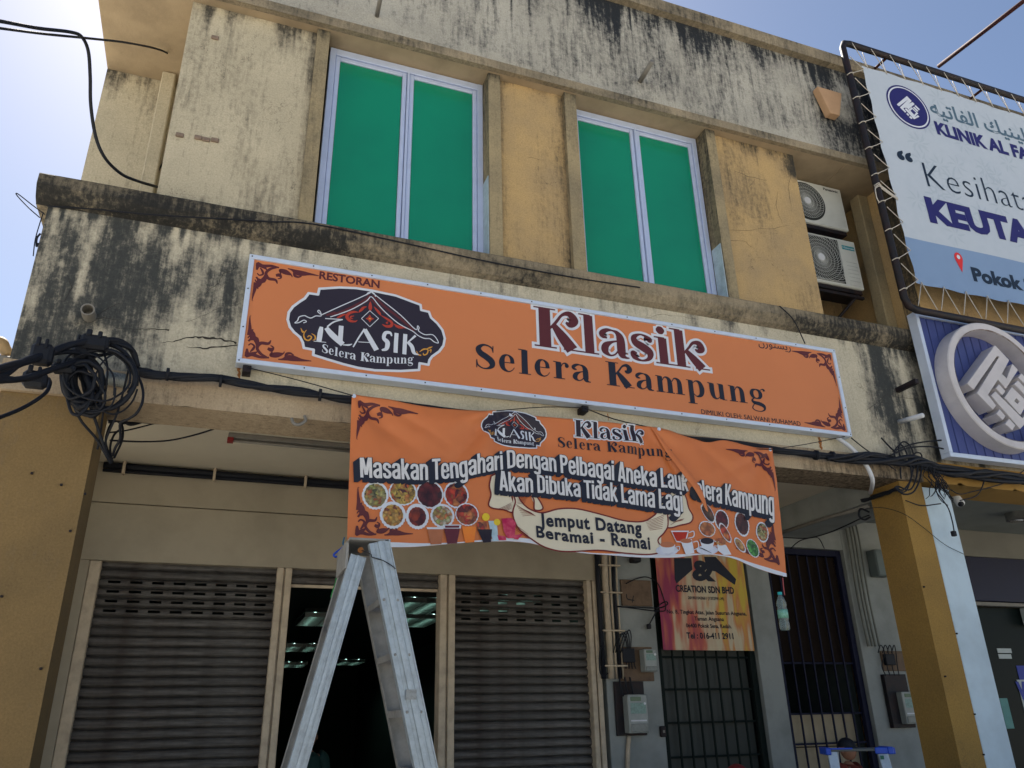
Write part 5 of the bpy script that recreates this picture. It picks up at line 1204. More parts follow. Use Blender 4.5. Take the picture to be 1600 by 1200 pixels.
bk = empty('wall_bracket', (6.3, 6.2, 5.9), 'dark angled steel bracket carrying the lower air conditioner', 'bracket')
tubeobj('arm', [(6.5, 6.02, 6.0), (6.3, 6.76, 5.55)], .018, M_blackm, bk, smooth=0); tubeobj('arm', [(5.9, 6.02, 6.0), (5.7, 6.76, 5.55)], .018, M_blackm, bk, smooth=0)
box('rail', 5.62, 6.6, 6.03, 6.07, 5.965, 6.0, M_blackm, bk, .003)

# ------------------------------------------------------------------ cables over the facade
def bundle(root, name, pts, Y, n, r, spread, m, seed=0, sides=6):
    """n strands wandering about one route"""
    rn = random.Random(seed); Ys = Y if isinstance(Y, (list, tuple)) else [Y] * len(pts)
    base = catmull([tuple(at(p[0], p[1], y)) for p, y in zip(pts, Ys)], 6)
    for k in range(n):
        ph, fr = rn.uniform(0, 6.3), rn.uniform(.7, 2.0); a = spread * rn.uniform(.4, 1)
        P = [Vector(b) + Vector((0, a * .6 * math.sin(ph + i * .33 * fr), a * math.cos(ph + i * .33 * fr))) for i, b in enumerate(base)]
        tubeobj(name, P, r * rn.uniform(.7, 1.15), m, root, sides=sides, smooth=0)
mc = empty('overhead_cable', at(400, 602, 5.5), 'thick black twisted power cable running along the top of the beam across the facade', 'cable')
bundle(mc, 'strand', [(205, 578), (250, 586), (330, 592), (400, 602), (470, 612), (550, 625), (700, 643), (900, 668), (1100, 688), (1230, 706), (1330, 716), (1430, 726), (1520, 738), (1600, 752)], 5.47, 5, .019, .022, M_black, 3)
for k in range(9):
    P = at(260 + k * 150, 587 + k * 19, 5.47); 
for px, py in ((262, 585), (345, 595), (500, 617), (1275, 711), (1300, 713)):
    p = at(px, py, 5.47); tubeobj('cable_clip', [p + Vector((-.009, 0, 0)), p + Vector((.009, 0, 0))], .047, M_black, mc, sides=10, smooth=0)
ic = empty('service_cable', at(60, 565, 5.0), 'thick black service cables with clamps arriving from the left at the column top', 'cable')
bundle(ic, 'strand', [(-60, 592), (0, 577), (60, 558), (120, 538), (170, 531), (205, 545), (215, 575)], [4.4, 4.7, 5.0, 5.2, 5.3, 5.4, 5.45], 3, .020, .016, M_black, 8)
bundle(ic, 'strand', [(-60, 600), (0, 593), (45, 590), (90, 575), (125, 560), (150, 556)], [4.4, 4.7, 4.9, 5.1, 5.3, 5.45], 2, .018, .012, M_black, 12)
bundle(ic, 'strand', [(-60, 584), (0, 588), (40, 560), (80, 552), (120, 553), (150, 570), (165, 600)], [4.4, 4.7, 4.9, 5.1, 5.25, 5.35, 5.4], 2, .017, .012, M_black, 15)
ptube('strand', [(-60, 670), (0, 652), (40, 635), (70, 615), (78, 600), (76, 592)], [4.6, 4.9, 5.1, 5.2, 5.25, 5.3], .012, M_black, ic)
for px, py, w, h, Y in ((148, 537, .17, .10, 5.27), (66, 555, .12, .13, 5.05), (127, 548, .10, .12, 5.3), (55, 594, .13, .10, 5.05), (100, 577, .14, .06, 5.25)):
    p = at(px, py, Y); bm = bmesh.new(); bx(bm, p.x - w / 2, p.x + w / 2, p.y - .05, p.y + .04, p.z - h / 2, p.z + h / 2, .02)
    bx(bm, p.x - w * .3, p.x - w * .1, p.y - .06, p.y - .04, p.z + h * .3, p.z + h * .75, .006); bx(bm, p.x + w * .1, p.x + w * .25, p.y - .06, p.y - .04, p.z + h * .2, p.z + h * .7, .006)
    obj('clamp', bm, M_black, ic)
bm = bmesh.new()
p = at(165, 590, 5.5); p2 = at(199, 596, 5.5)
pts = []
for i in range(13 * 10): t = i / 130; a = i / 10 * 2 * math.pi; c = p + (p2 - p) * t; pts.append(c + Vector((0, .035 * math.cos(a), .045 * math.sin(a))))
tube(bm, pts, .006, 5, 0); obj('tension_spring', bm, mat('galvanised', (.35,.37,.36), .4, .2, 10, 0, metal=.6), ic, smooth=True)
cc = empty('cable_coil', at(180, 620, 5.3), 'tangled coil of spare black cable hanging at the top of the left column', 'cable')
def loop(cx, cy, rx, ry, Y, r, a0=0, a1=6.6, n=22, tilt=0, m=M_black, jit=2):
    P = []
    for i in range(n):
        a = a0 + (a1 - a0) * i / (n - 1); x = rx * math.cos(a); y = ry * math.sin(a); t = math.radians(tilt)
        P.append(at(cx + x * math.cos(t) - y * math.sin(t) + random.uniform(-jit, jit), cy + x * math.sin(t) + y * math.cos(t) + random.uniform(-jit, jit), Y - .03 * math.sin(a * 1.0 + cx)))
    tubeobj('loop', P, r, m, cc, sides=7, smooth=4)
for a in ((165,590,46,50,5.33,.015,0,6.8,22,20),(160,592,50,46,5.30,.013,.4,7.0,22,-10),(130,598,30,32,5.28,.018,0,6.9,20,30),(120,600,18,38,5.31,.020,0,7,20,-20),(128,612,24,42,5.34,.016,0,6.6,20,-30),
          (170,595,42,42,5.36,.012,1,6,18,0),(118,606,14,30,5.36,.014,0,6.5,18,-10),(150,585,54,40,5.27,.007,0,6.6,20,12),(140,600,38,48,5.26,.006,.5,7,20,-25),(126,606,20,44,5.29,.010,0,6.8,20,8),(134,612,26,34,5.27,.009,1,7.4,20,-40),(180,600,34,48,5.31,.006,0,6.2,18,15),(122,596,24,28,5.25,.011,0,6.9,18,40)): loop(*a)
ptube('loop', [(205, 568), (221, 600), (223, 625), (214, 645), (200, 655), (188, 662), (188, 685), (180, 700), (176, 712)], [5.4, 5.35, 5.3, 5.3, 5.35, 5.4, 5.5, 5.55, 5.6], .009, M_black, cc)
ptube('loop', [(110, 575), (112, 620), (125, 655), (150, 685), (165, 710), (173, 724)], [5.4, 5.35, 5.4, 5.5, 5.55, 5.6], .009, M_black, cc)
ptube('loop', [(160, 545), (168, 575), (164, 620), (160, 655), (155, 690), (152, 702)], [5.4, 5.3, 5.35, 5.45, 5.55, 5.58], .007, M_black, cc)
ptube('loop', [(140, 632), (150, 660), (160, 690), (172, 722)], [5.35, 5.45, 5.5, 5.6], .010, M_black, cc)
ptube('loop', [(205, 560), (185, 640), (165, 690), (170, 720)], [5.4, 5.45, 5.52, 5.6], .007, M_black, cc)
# cables under the five-foot way ceiling
ub = empty('ceiling_cable', at(250, 655, 6.1), 'black cables strung under the walkway ceiling behind the left end of the beam', 'cable')
bundle(ub, 'strand', [(170, 656), (190, 657), (215, 660), (260, 658), (310, 660), (345, 664)], [6.0, 6.05, 6.1, 6.15, 6.15, 6.1], 4, .012, .022, M_black, 5)
ptube('strand', [(172, 688), (220, 690), (265, 688), (310, 678), (352, 664)], [6.02, 6.2, 6.3, 6.3, 6.2], .007, M_black, ub)
ptube('strand', [(170, 676), (200, 672), (240, 662), (265, 657)], [6.02, 6.1, 6.2, 6.2], .006, M_black, ub)
for pts in ([(176, 722), (172, 700), (178, 680), (190, 668), (186, 656)], [(174, 720), (165, 690), (172, 665), (182, 655)], [(178, 716), (190, 690), (192, 670), (186, 655)]):
    ptube('strand', pts, [5.99, 6.0, 6.02, 6.05, 6.08][:len(pts)], .008, M_black, ub)
tubeobj('wall_cable', [(-1.05, YS - .04, 3.775), (1, YS - .045, 3.765), (3.6, YS - .04, 3.77)], .030, M_black, ub, sides=8, smooth=3)
tubeobj('wall_cable', [(-1.05, YS - .03, 3.73), (1, YS - .03, 3.735), (3.6, YS - .03, 3.73)], .016, M_black, ub, sides=8, smooth=3)
for x in (-.88, -.12, .70, 1.30, 2.1, 2.9): box('cable_saddle', x - .012, x + .012, YS - .085, YS - .008, 3.70, 3.812, M_postcream, ub, .003)
# two thin lines in the sky at upper left, one drooping to the recess
ptube('strand', [(1,1), (2,2)], 5, .001, M_black, None).name if False else None
s1 = empty('drooping_cable', at(140, 150, 5.2), 'black cable drooping from the upper left sky down to the ledge by the recess', 'cable')
ptube('strand', [(-60, 25), (0, 33), (60, 44), (110, 50), (128, 58), (138, 80), (141, 120), (142, 165), (150, 215), (165, 248), (190, 272), (215, 283), (245, 292)], [4.0, 4.2, 4.5, 4.7, 4.8, 4.9, 5.0, 5.1, 5.2, 5.3, 5.5, 5.7, 6.0], .012, M_black, s1)
s2 = empty('straight_cable', at(140, 60, 5.2), 'thin black cable crossing the upper left sky into the shaded recess', 'cable')
ptube('strand', [(-60, 37), (0, 44), (70, 53), (140, 60), (200, 67), (250, 78), (272, 92), (283, 112)], [4.0, 4.2, 4.6, 5.0, 5.6, 6.2, 6.6, 6.75], .009, M_black, s2)
ptube('strand', [(228, 295), (242, 275), (256, 252)], [6.7, 6.7, 6.75], .008, M_black, s2)
s3_ = empty('ledge_wire', at(300, 330, 5.5), 'thin black wire tacked along the underside of the ledge above the signboard', 'wire')
ptube('wire', [(74, 322), (150, 327), (230, 335), (330, 341), (420, 346), (490, 350), (620, 377), (760, 408), (900, 434), (1000, 449)], [5.60, 5.59, 5.5, 5.5, 5.5, 5.505, 5.505, 5.505, 5.505, 5.505], .006, M_black, s3_, sides=5)
ptube('wire', [(1218, 478), (1240, 500), (1258, 537)], [5.5, 5.49, 5.49], .006, M_black, s3_, sides=5)
tw = empty('tie_wire', at(65, 340, 5.55), 'thin looped wire sticking out at the left corner under the ledge', 'wire')
ptube('wire', [(70, 335), (50, 320), (28, 303), (27, 306), (45, 325), (62, 340)], 5.5, .004, M_black, tw, sides=5)
ptube('wire', [(68, 332), (62, 350), (55, 375), (52, 400)], 5.58, .004, M_black, tw, sides=5)
ptube('wire', [(63, 365), (58, 372), (57, 385), (60, 380)], 5.57, .007, M_black, tw, sides=5)
ll = empty('lamp_bracket', at(8, 545, 6.5), 'rusty curved pipe bracket seen past the left corner of the building', 'bracket')
ptube('pipe', [(-8, 533), (3, 536), (8, 545), (14, 556)], 6.4, .045, mat('rusty_cream_pipe', (.38,.26,.13), .7, .5, 10, .1, 40), ll)
box('base_plate', *(lambda p: (p.x - .35, p.x + .12, p.y - .1, p.y + .1, p.z - .05, p.z + .02))(at(3, 566, 6.4)), M_grey, ll, .01)
# cable knot at the right column head
rk = empty('cable_knot', at(1410, 730, 5.45), 'messy knot of black telephone cables on the beam beside the navy signboard', 'cable')
bundle(rk, 'strand', [(1290, 712), (1340, 714), (1390, 718), (1430, 722), (1480, 735), (1540, 742), (1610, 750)], 5.46, 5, .020, .05, M_black, 21)
for pts in ([(1408, 718), (1404, 700), (1412, 690), (1424, 700), (1428, 725), (1417, 765), (1404, 768)], [(1400, 722), (1398, 705), (1408, 695), (1418, 712), (1424, 745), (1412, 765), (1400, 762)],
            [(1425, 722), (1430, 708), (1440, 712), (1438, 745), (1428, 768), (1412, 772), (1398, 762)], [(1434, 715), (1432, 745), (1422, 765), (1404, 760), (1398, 762)], [(1395, 705), (1430, 693), (1470, 688), (1490, 690)],
            [(1390, 712), (1420, 700), (1455, 698), (1490, 705)], [(1377, 684), (1392, 700), (1402, 708)], [(1407, 730), (1407, 742), (1408, 748)], [(1440, 715), (1450, 730), (1470, 760), (1480, 770)]):
    Y = [5.45] * len(pts); ptube('wire', pts, Y, .008, M_black, rk, sides=5)
p0 = at(1398, 762, 5.52)
bundle(rk, 'strand', [(1404, 763), (1380, 772), (1360, 778), (1345, 783)], [5.5, 5.7, 5.9, 6.0], 4, .010, .02, M_black, 31)
ptube('wire', [(1330, 684), (1350, 700), (1372, 715), (1400, 735)], [5.5, 5.5, 5.47, 5.45], .006, M_black, rk, sides=5)
for k in range(16):
    x, y = 1450 + random.uniform(0, 12), 728 + random.uniform(-4, 8); pts = [(x, y)]
    for j in range(5): x += random.uniform(-6, 11); y += random.uniform(5, 14); pts.append((x, y))
    ptube('wire', pts, 5.44 - .01 * (k % 3), .004, M_black, rk, sides=4)
for pts in ([(1462, 752), (1463, 768), (1472, 780), (1482, 795), (1488, 815), (1491, 832)], [(1470, 750), (1478, 770), (1490, 780)], [(1485, 765), (1500, 772), (1520, 768), (1545, 762), (1575, 752), (1600, 735)],
            [(1540, 742), (1535, 760), (1525, 775), (1500, 782)], [(1415, 782), (1440, 790), (1470, 787)]): ptube('wire', pts, 5.47, .006, M_black, rk, sides=5)
ptube('wire', [(1342, 797), (1375, 793), (1410, 802), (1440, 822), (1475, 850), (1506, 866)], [5.9, 5.7, 5.57, 5.57, 5.57, 5.57], .003, M_black, rk, sides=4)
p = at(1490, 833, 5.46); box('dropper_plug', p.x - .02, p.x + .02, p.y - .02, p.y + .02, p.z - .03, p.z + .02, M_black, rk, .006)
# thin cables on the right hand wall of the walkway
wc = empty('walkway_cable', at(1280, 830, 6.8), 'thin black cable sagging under the walkway ceiling behind the banner corner', 'cable')
ptube('cable', [(1200, 842), (1225, 840), (1260, 841), (1290, 834), (1320, 822), (1345, 810), (1358, 805)], [7.4, 7.4, 7.3, 7.1, 6.8, 6.4, 6.1], .007, M_black, wc, sides=5)
ptube('cable', [(1235, 857), (1250, 845), (1270, 840), (1280, 842), (1288, 857)], [7.55, 7.4, 7.3, 7.35, 7.55], .006, M_black, wc, sides=5)
loopP = [(1358, 800), (1345, 795), (1342, 805), (1350, 812), (1360, 808)]; ptube('cable', loopP, 6.0, .010, M_black, wc, sides=6)
cb = empty('conduit_run', at(1345, 900, 7.55), 'bundle of grey conduits climbing the white wall right of the second doorway', 'conduit')
for k, (dx, r) in enumerate(((0, .016), (6, .012), (11, .014), (17, .012))):
    ptube('conduit', [(1300 + dx, 800 + k), (1318 + dx, 815), (1326 + dx, 845), (1340 + dx, 930), (1357 + dx, 1010)], [7.2, 7.55, 7.56, 7.56, 7.56], r, mat('grey_conduit', (.17,.18,.16), .6, .3, 8, .1, 40), cb, sides=6, smooth=4)
p0 = at(1340, 800, 7.55)
tubeobj('conduit', [(6.0, 5.99, 3.5), (6.0, 6.6, 3.52), (5.98, 7.5, 3.52)], .02, M_grey, cb, smooth=0)

# ------------------------------------------------------------------ light fittings and camera
tl = empty('ceiling_tube_lamp', at(440, 686, 6.5), 'grey batten lamp with a bare tube on the walkway ceiling behind the beam', 'lamp')
a, b = at(356, 686, 6.5), at(545, 697, 6.5)
box('batten', a.x, 1.25, 6.47, 6.55, 3.775, 3.813, M_grey, tl, .004)
tubeobj('tube', [(a.x + .03, 6.51, 3.758), (1.22, 6.51, 3.758)], .013, M_grey, tl, sides=8, smooth=0)
box('end_cap', a.x - .004, a.x + .045, 6.468, 6.552, 3.745, 3.775, mat('dark_red_plastic', (.22,.02,.02), .5, .1, 5, 0), tl, .004)
cv = empty('security_camera', at(1492, 780, 5.9), 'white cylinder security camera under the beam beside the pale blue column', 'camera')
a = at(1484, 765, 6.0); b = at(1501, 787, 5.85); d = (b - a).normalized()
tubeobj('housing', [a, b], .042, M_pvcw, cv, sides=16, smooth=0); tubeobj('lens', [b + d * .001, b + d * .012], .030, M_black, cv, sides=14, smooth=0)
tubeobj('mount', [a, a + Vector((-.02, .04, .10))], .020, M_pvcw, cv, sides=10, smooth=0)
pb = at(1508, 772, 6.0); box('junction_box', pb.x - .09, pb.x + .09, 5.99, 6.05, pb.z - .045, pb.z + .045, mat('ochre_box', (.42,.30,.12), .7, .1, 5, 0), cv, .005)
dl = empty('ceiling_downlight', at(1590, 800, 6.6), 'round chrome downlight on the clinic walkway ceiling at the right edge', 'lamp')
p = at(1588, 800, 6.7); obj('housing', lathe(bmesh.new(), [(.0, 3.799), (.13, 3.799), (.13, 3.71), (.10, 3.70), (.10, 3.73), (0, 3.73)], (p.x, p.y, 0), 28), mat('chrome_rim', (.30,.30,.29), .25, .2, 10, 0, metal=.8), dl)
bm = bmesh.new()
for k in range(5): bmesh.ops.create_uvsphere(bm, u_segments=8, v_segments=6, radius=.016, matrix=Matrix.Translation((p.x - .06 + .03 * k, p.y, 3.722)))
obj('led_cluster', bm, M_pw, dl)
# fittings with louvres inside the dark shop
for i, (px, py) in enumerate(((650, 938), (648, 962), (502, 960), (468, 1006), (545, 1030), (498, 1006), (458, 1034), (790, 934))):
    z = 3.09; a0 = at(px, py, 10); Yf = 10 * (z - 1.6) / (a0.z - 1.6); p = at(px, py, Yf)
    t = empty('troffer_lamp', (p.x, p.y, 3.05), 'louvred green glowing ceiling lamp in the dark shop, ' + ('largest, behind the right ladder leg', 'just below the largest', 'upper one left of the ladder', 'far left', 'between the ladder legs', 'second of the far row', 'farthest and faintest', 'behind the right shutter vents')[i], 'lamp', 'louvred lamps inside the dark shop')
    w, l = .30, .60
    box('tray', p.x - w, p.x + w, p.y - l, p.y + l, 3.05, 3.098, M_acdark, t, 0)
    ml = mat('dim_tube_glow', (.55, 1.0, .85), .5, 0, 5, 0, emit=2.6)
    for x in (-.15, .15): tubeobj('tube', [(p.x + x, p.y - l + .05, 3.035), (p.x + x, p.y + l - .05, 3.035)], .018, ml, t, sides=6, smooth=0)
    bm = bmesh.new()
    for k in range(12): y = p.y - l + .05 + k * .1; bx(bm, p.x - w + .01, p.x + w - .01, y - .004, y + .004, 2.985, 3.045)
    for x in (-.3, -.0, .3): bx(bm, p.x + x * .96 - .004, p.x + x * .96 + .004, p.y - l, p.y + l, 2.984, 3.046)
    obj('louvre', bm, mat('louvre_metal', (.25,.27,.26), .3, .1, 5, 0, metal=.7), t)

# ------------------------------------------------------------------ meters and wiring on the white pier
YW = YS + .009
def wz(w): return 1.6 + w * YW
def wx(u): return u * YW
eb = empty('notice_board', (wx(.553), YW, wz(.16)), 'square brown plywood board with the number 4 written on it, above the meters', 'board')
box('board', wx(.5295), wx(.577), YW - .025, YW - .001, wz(.1445), wz(.1798), M_wood, eb, .004)
Aw = Art(lambda x, z: YW - .026, .001); Aw.start()
q = lambda x, y: pz(800 + x / 3, 800 + y / 3, YW - .02)
for P in ([(535, 385, .010), (540, 408, .012), (572, 415, .010)], [(568, 392, .008), (562, 425, .010)]): Aw.stroke([(*q(x, y), w) for x, y, w in P], 1)
Aw.end('lettering', M_black, eb)
ptube('wire', [(978, 912), (995, 904), (1012, 902), (1028, 912), (1037, 935), (1040, 950), (1030, 955), (965, 947)], YW - .05, .006, M_black, eb, sides=5)
ptube('wire', [(960, 948), (1000, 949), (1030, 950), (1043, 944), (1040, 940), (1030, 946), (1022, 962), (1015, 975)], YW - .045, .007, M_black, eb, sides=5)
p = at(1014, 978, YW - .04); box('plug', p.x - .02, p.x + .02, YW - .06, YW - .02, p.z - .03, p.z + .02, M_black, eb, .006)
dr = empty('riser_pipe', (wx(.51), YW, 2.0), 'white and black vertical conduits between the right shutter and the meters', 'conduit')
for px0, px1, r, m in ((931, 940, .026, M_black), (943, 950, .034, M_postcream), (952, 957, .012, M_postcream), (958, 962, .018, M_black), (963, 966, .009, M_postcream)):
    a = at(px0 - 2, 800, YW - .03); b = at(px1, 1050, YW - .03); tubeobj('pipe', [(a.x, YW - .04, 3.79), ((a.x + b.x) / 2, YW - .04, 2.9), ((a.x + b.x) / 2, YW - .04, 1.98)], r, m, dr, sides=8, smooth=0)
bm = bmesh.new()
for z in (3.1, 2.82, 2.44, 2.1): bx(bm, wx(.494), wx(.527), YW - .085, YW - .001, z - .008, z + .008, .003)
obj('clip', bm, M_postcream, dr)
def meter(parent, u0, u1, w0, w1, big):
    x0, x1, z0, z1 = wx(u0), wx(u1), wz(w0), wz(w1); y = YW - .14; h = z1 - z0; w = x1 - x0
    box('casing', x0, x1, y, YW - .028, z0, z1, M_meter, parent, .008)
    box('display', x0 + w * .14, x0 + w * .68, y - .004, y - .0005, z1 - h * .17, z1 - h * .06, M_lcd, parent, .002)
    box('label_plate', x0 + w * .12, x0 + w * .9, y - .003, y - .0005, z1 - h * .50, z1 - h * .22, mat('meter_label', (.22,.33,.30), .5, .4, 60, 0), parent, .001)
    box('terminal_cover', x0 + w * .05, x1 - w * .05, y - .008, y + .02, z0 + h * .03, z0 + h * .24, mat('clear_cover', (.20,.22,.21), .3, .3, 30, 0), parent, .004)
    obj('button', lathe(bmesh.new(), [(0, y - .008), (.012, y - .008), (.012, y), (0, y)], (x1 - w * .15, 0, z1 - h * .24), 12, 'y'), M_pvcw, parent)
    if big: box('stripe', x0 + w * .1, x1 - w * .1, y - .004, y - .0005, z0 + h * .30, z0 + h * .34, M_pvcw, parent, .001)
m1 = empty('electric_meter', (wx(.545), YW, wz(.047)), 'small electric meter at the right of the upper brown wiring board', 'meter', 'electric meters')
box('board', wx(.518), wx(.570), YW - .02, YW - .001, wz(.047), wz(.0905), M_wood, m1, .004)
meter(m1, .549, .5675, .058, .0865, False); box('fuse_block', wx(.522), wx(.540), YW - .07, YW - .021, wz(.070), wz(.088), M_black, m1, .006)
for k in range(4): ptube('wire', [(958 + k * 4, 1020), (966 + k * 5, 995 - k * 3), (974 + k * 4, 992), (980 + k * 2, 1012 + k), (978 + k * 5, 1045)], YW - .06, .006, M_black, m1, sides=5)
ptube('wire', [(945, 1010), (938, 1015), (937, 1045), (942, 1056), (950, 1052)], YW - .08, .008, M_black, m1, sides=5)
m2 = empty('electric_meter', (wx(.53), YW, wz(-.02)), 'large grey electric meter with a green display on the black lower board', 'meter', 'electric meters')
box('board', wx(.5085), wx(.552), YW - .03, YW - .001, wz(-.019), wz(.0465), M_blackm, m2, .004)
meter(m2, .519, .5475, -.016, .030, True)
for k in range(3): ptube('wire', [(968 + k * 8, 1058), (970 + k * 9, 1075), (974 + k * 8, 1088)], YW - .07, .010, M_black, m2, sides=5)
ptube('drain_pipe', [(983, 1150), (981, 1180), (980, 1260)], YW - .03, .022, M_postcream, m2, sides=7)
m3 = empty('electric_meter', (wx(.985), YW, wz(-.02)), 'electric meter on a black board beside the inner face of the yellow column', 'meter', 'electric meters')
box('board', wx(.958), wx(1.0), YW - .06, YW - .001, wz(-.019), wz(.055), M_blackm, m3, .004)
meter(m3, .9745, 1.004, -.014, .030, True)
box('wiring_board', wx(.965), wx(1.02), YW - .02, YW - .001, wz(.060), wz(.089), M_wood, m3, .004); box('fuse_block', wx(.967), wx(.985), YW - .07, YW - .021, wz(.068), wz(.084), M_black, m3, .006)
for k in range(4): ptube('wire', [(1372 + k * 7, 1020), (1376 + k * 7, 1008), (1382 + k * 6, 1020), (1378 + k * 8, 1040), (1384 + k * 7, 1056)], YW - .06, .006, M_black, m3, sides=5)
gb = empty('switch_box', (wx(.99), YW, wz(.2)), 'small grey metal box high on the white wall behind the yellow column', 'box')
box('casing', wx(.976), wx(1.003), YW - .14, YW - .001, wz(.200), wz(.241), mat('grey_green_box', (.12,.15,.15), .5, .2, 6, .05, 40), gb, .008)
box('lid', wx(.977), wx(1.002), YW - .152, YW - .141, wz(.201), wz(.240), mat('grey_green_box', (.12,.15,.15)), gb, .004)
sw = empty('door_bell', at(1035, 1143, YW), 'small black bell push on the white pier beside the first doorway', 'bell')
p = at(1034, 1143, YW); box('casing', p.x - .03, p.x + .03, YW - .04, YW - .001, p.z - .05, p.z + .05, M_blackm, sw, .008); box('button', p.x - .012, p.x + .012, YW - .048, YW - .041, p.z - .012, p.z + .012, M_grey, sw, .002)
lb = empty('wall_lamp', at(990, 873, YW), 'small black lamp under the banner edge on the white pier', 'lamp')
p = at(989, 876, YW); box('base', p.x - .10, p.x + .10, YW - .03, YW - .001, p.z + .03, p.z + .05, M_grey, lb, .004); box('lamp_head', p.x - .05, p.x + .05, YW - .10, YW - .001, p.z - .03, p.z + .029, M_blackm, lb, .01)

# ------------------------------------------------------------------ stair doors
def grille_door(name_label, x0, x1, ztop, nb, zrails, m, pane=True, depth=.09):
    d = empty('grille_door', ((x0 + x1) / 2, YS + .1, .14), name_label, 'door')
    y = YS + .06
    for a, b in ((x0, x0 + .07), (x1 - .07, x1)): box('frame', a, b, y, y + .06, .15, ztop, m, d, .004)
    box('frame', x0 + .071, x1 - .071, y, y + .06, ztop - .07, ztop, m, d, .004)
    w = x1 - x0 - .14
    for k in range(1, nb): x = x0 + .07 + w * k / nb; box('bar', x - .009, x + .009, y + .015, y + .033, .16, ztop - .071, m, d, .002)
    for z in zrails: box('rail', x0 + .071, x1 - .071, y + .034, y + .046, z - .010, z + .010, m, d, .002)
    if pane: box('panel', x0 + .07, x1 - .07, y + .09, y + .11, .15, ztop - .07, M_doorpane, d, 0)
    return d
grille_door('dark green grille door with square bars under the faded poster', 4.421, 5.655, 3.42, 8, [.6, .92, 1.24, 1.56, 1.88, 2.2, 2.6], M_door)
d2 = grille_door('tall navy grille door of the dark stairway right of the white pier', 5.951, 7.085, 3.43, 7, [.6, .95, 1.32, 1.62, 2.145], mat('navy_bars', (.008,.010,.030), .6, .1, 5, 0, spec=.15), pane=False)
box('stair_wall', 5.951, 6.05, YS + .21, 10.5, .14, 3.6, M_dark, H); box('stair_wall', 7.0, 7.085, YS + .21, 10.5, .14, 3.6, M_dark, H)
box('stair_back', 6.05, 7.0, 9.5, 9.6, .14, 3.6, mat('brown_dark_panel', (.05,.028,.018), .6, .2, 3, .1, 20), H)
box('dark_fill', 6.022, 7.014, YS + .112, YS + .124, 2.16, 3.355, mat('near_black_fill', (.016,.011,.009), .8, .3, 3, .1, 20, spec=.05), d2)  # near-black sheet filling the upper doorway behind the bars
cbx = empty('cardboard_sheet', (6.5, 8.0, 1.2), 'cream boards leaning behind the lower bars of the navy grille door', 'board')
box('board', 6.04, 7.0, YS + .22, YS + .25, .5, 1.28, M_cardb, cbx, .004); box('board', 6.06, 6.98, YS + .20, YS + .218, .5, 1.00, M_cardb, cbx, .004); box('board', 6.04, 7.0, YS + .22, YS + .25, 1.29, 1.625, M_cardb, cbx, .004)
# faded company poster over the first door
po = empty('company_poster', (5.03, YS, 2.26), 'faded red and yellow company poster hung over the dark green grille door', 'poster')
YPp = YS - .03
px0, px1, pz0, pz1 = .5895 * YPp, .7385 * YPp, 1.6 + .0872 * YPp, 1.6 + .262 * YPp
m, b, L = newmat('poster_print'); b.inputs['Roughness'].default_value = .6
tc = nd(m, 'ShaderNodeTexCoord'); sx = nd(m, 'ShaderNodeSeparateXYZ'); L.new(tc.outputs['Object'], sx.inputs[0])
wv = nd(m, 'ShaderNodeTexNoise', Scale=1.6, Detail=2.0); mpp = nd(m, 'ShaderNodeMapping'); mpp.inputs['Scale'].default_value = (4.5, 1, .9); mpp.inputs['Rotation'].default_value = (0, .25, 0); L.new(tc.outputs['Object'], mpp.inputs[0]); L.new(mpp.outputs[0], wv.inputs['Vector'])
rp = nd(m, 'ShaderNodeValToRGB'); e = rp.color_ramp.elements
for k in range(4): e.new(.5)
for k, (p_, c_) in enumerate(((.26, (.26,.02,.07)), (.38, (.46,.11,.06)), (.46, (.48,.36,.24)), (.56, (.50,.44,.30)), (.64, (.50,.20,.06)), (.74, (.52,.38,.04)))): e[k].position = p_; e[k].color = rgba(c_)
add = nd(m, 'ShaderNodeMath', operation='MULTIPLY_ADD'); add.inputs[1].default_value = .38; L.new(sx.outputs[0], add.inputs[0]); L.new(wv.outputs[0], add.inputs[2]); L.new(add.outputs[0], rp.inputs[0]); L.new(rp.outputs[0], b.inputs['Base Color'])
box('sheet', px0, px1, YPp, YPp + .004, pz0, pz1, m, po, 0)
Ap = Art(lambda x, z: YPp - .0006, .0008)
def pt(px, py): return pz(px, py, YPp)
gx, gz = 0, 0
if False: Ap.start(); Ap.poly([(gx + .40 * math.cos(i * .2618), gz + .05 + .33 * math.sin(i * .2618)) for i in range(24)], .5); Ap.end('pale_glow_print', mat('poster_pale_yellow', (.50,.45,.28), .6, .3, 3, 0), po)
Ap.start()
for P in ([(1053, 872), (1080, 872), (1082, 890), (1057, 912), (1054, 905)], [(1100, 870), (1118, 870), (1150, 905), (1148, 914), (1118, 893), (1104, 890)]): Ap.poly([pt(*p) for p in P], 2)
put_text(Ap, '&', *[v for v in (pt(1082, 905)[0], pt(1118, 905)[0])], pt(1100, 906)[1], .20, 3, .05)
Ap.end('logo_print', M_ink, po)
def ptx(body, xa, xb, y, hpx, bold=.03): z = pt((xa + xb) / 2, y)[1]; h = pt(xa, y - hpx)[1] - pt(xa, y)[1]; put_text(Ap, body, pt(xa, y)[0], pt(xb, y)[0], z, h, 4, bold)
Ap.start(); ptx('CREATION SDN BHD', 1056, 1147, 926, 10, .035); ptx('201901043661 (1352991-M)', 1075, 1131, 937, 4.5, .02)
ptx('No. 8, Tingkat Atas, Jalan Susuran Angsana,', 1042, 1166, 960, 6, .02); ptx('Taman Angsana', 1085, 1131, 970, 6, .02); ptx('06400 Pokok Sena, Kedah.', 1072, 1143, 981, 6, .02); ptx('Tel : 016-411 2911', 1073, 1146, 998, 9, .03)
Ap.end('lettering', M_ink, po)

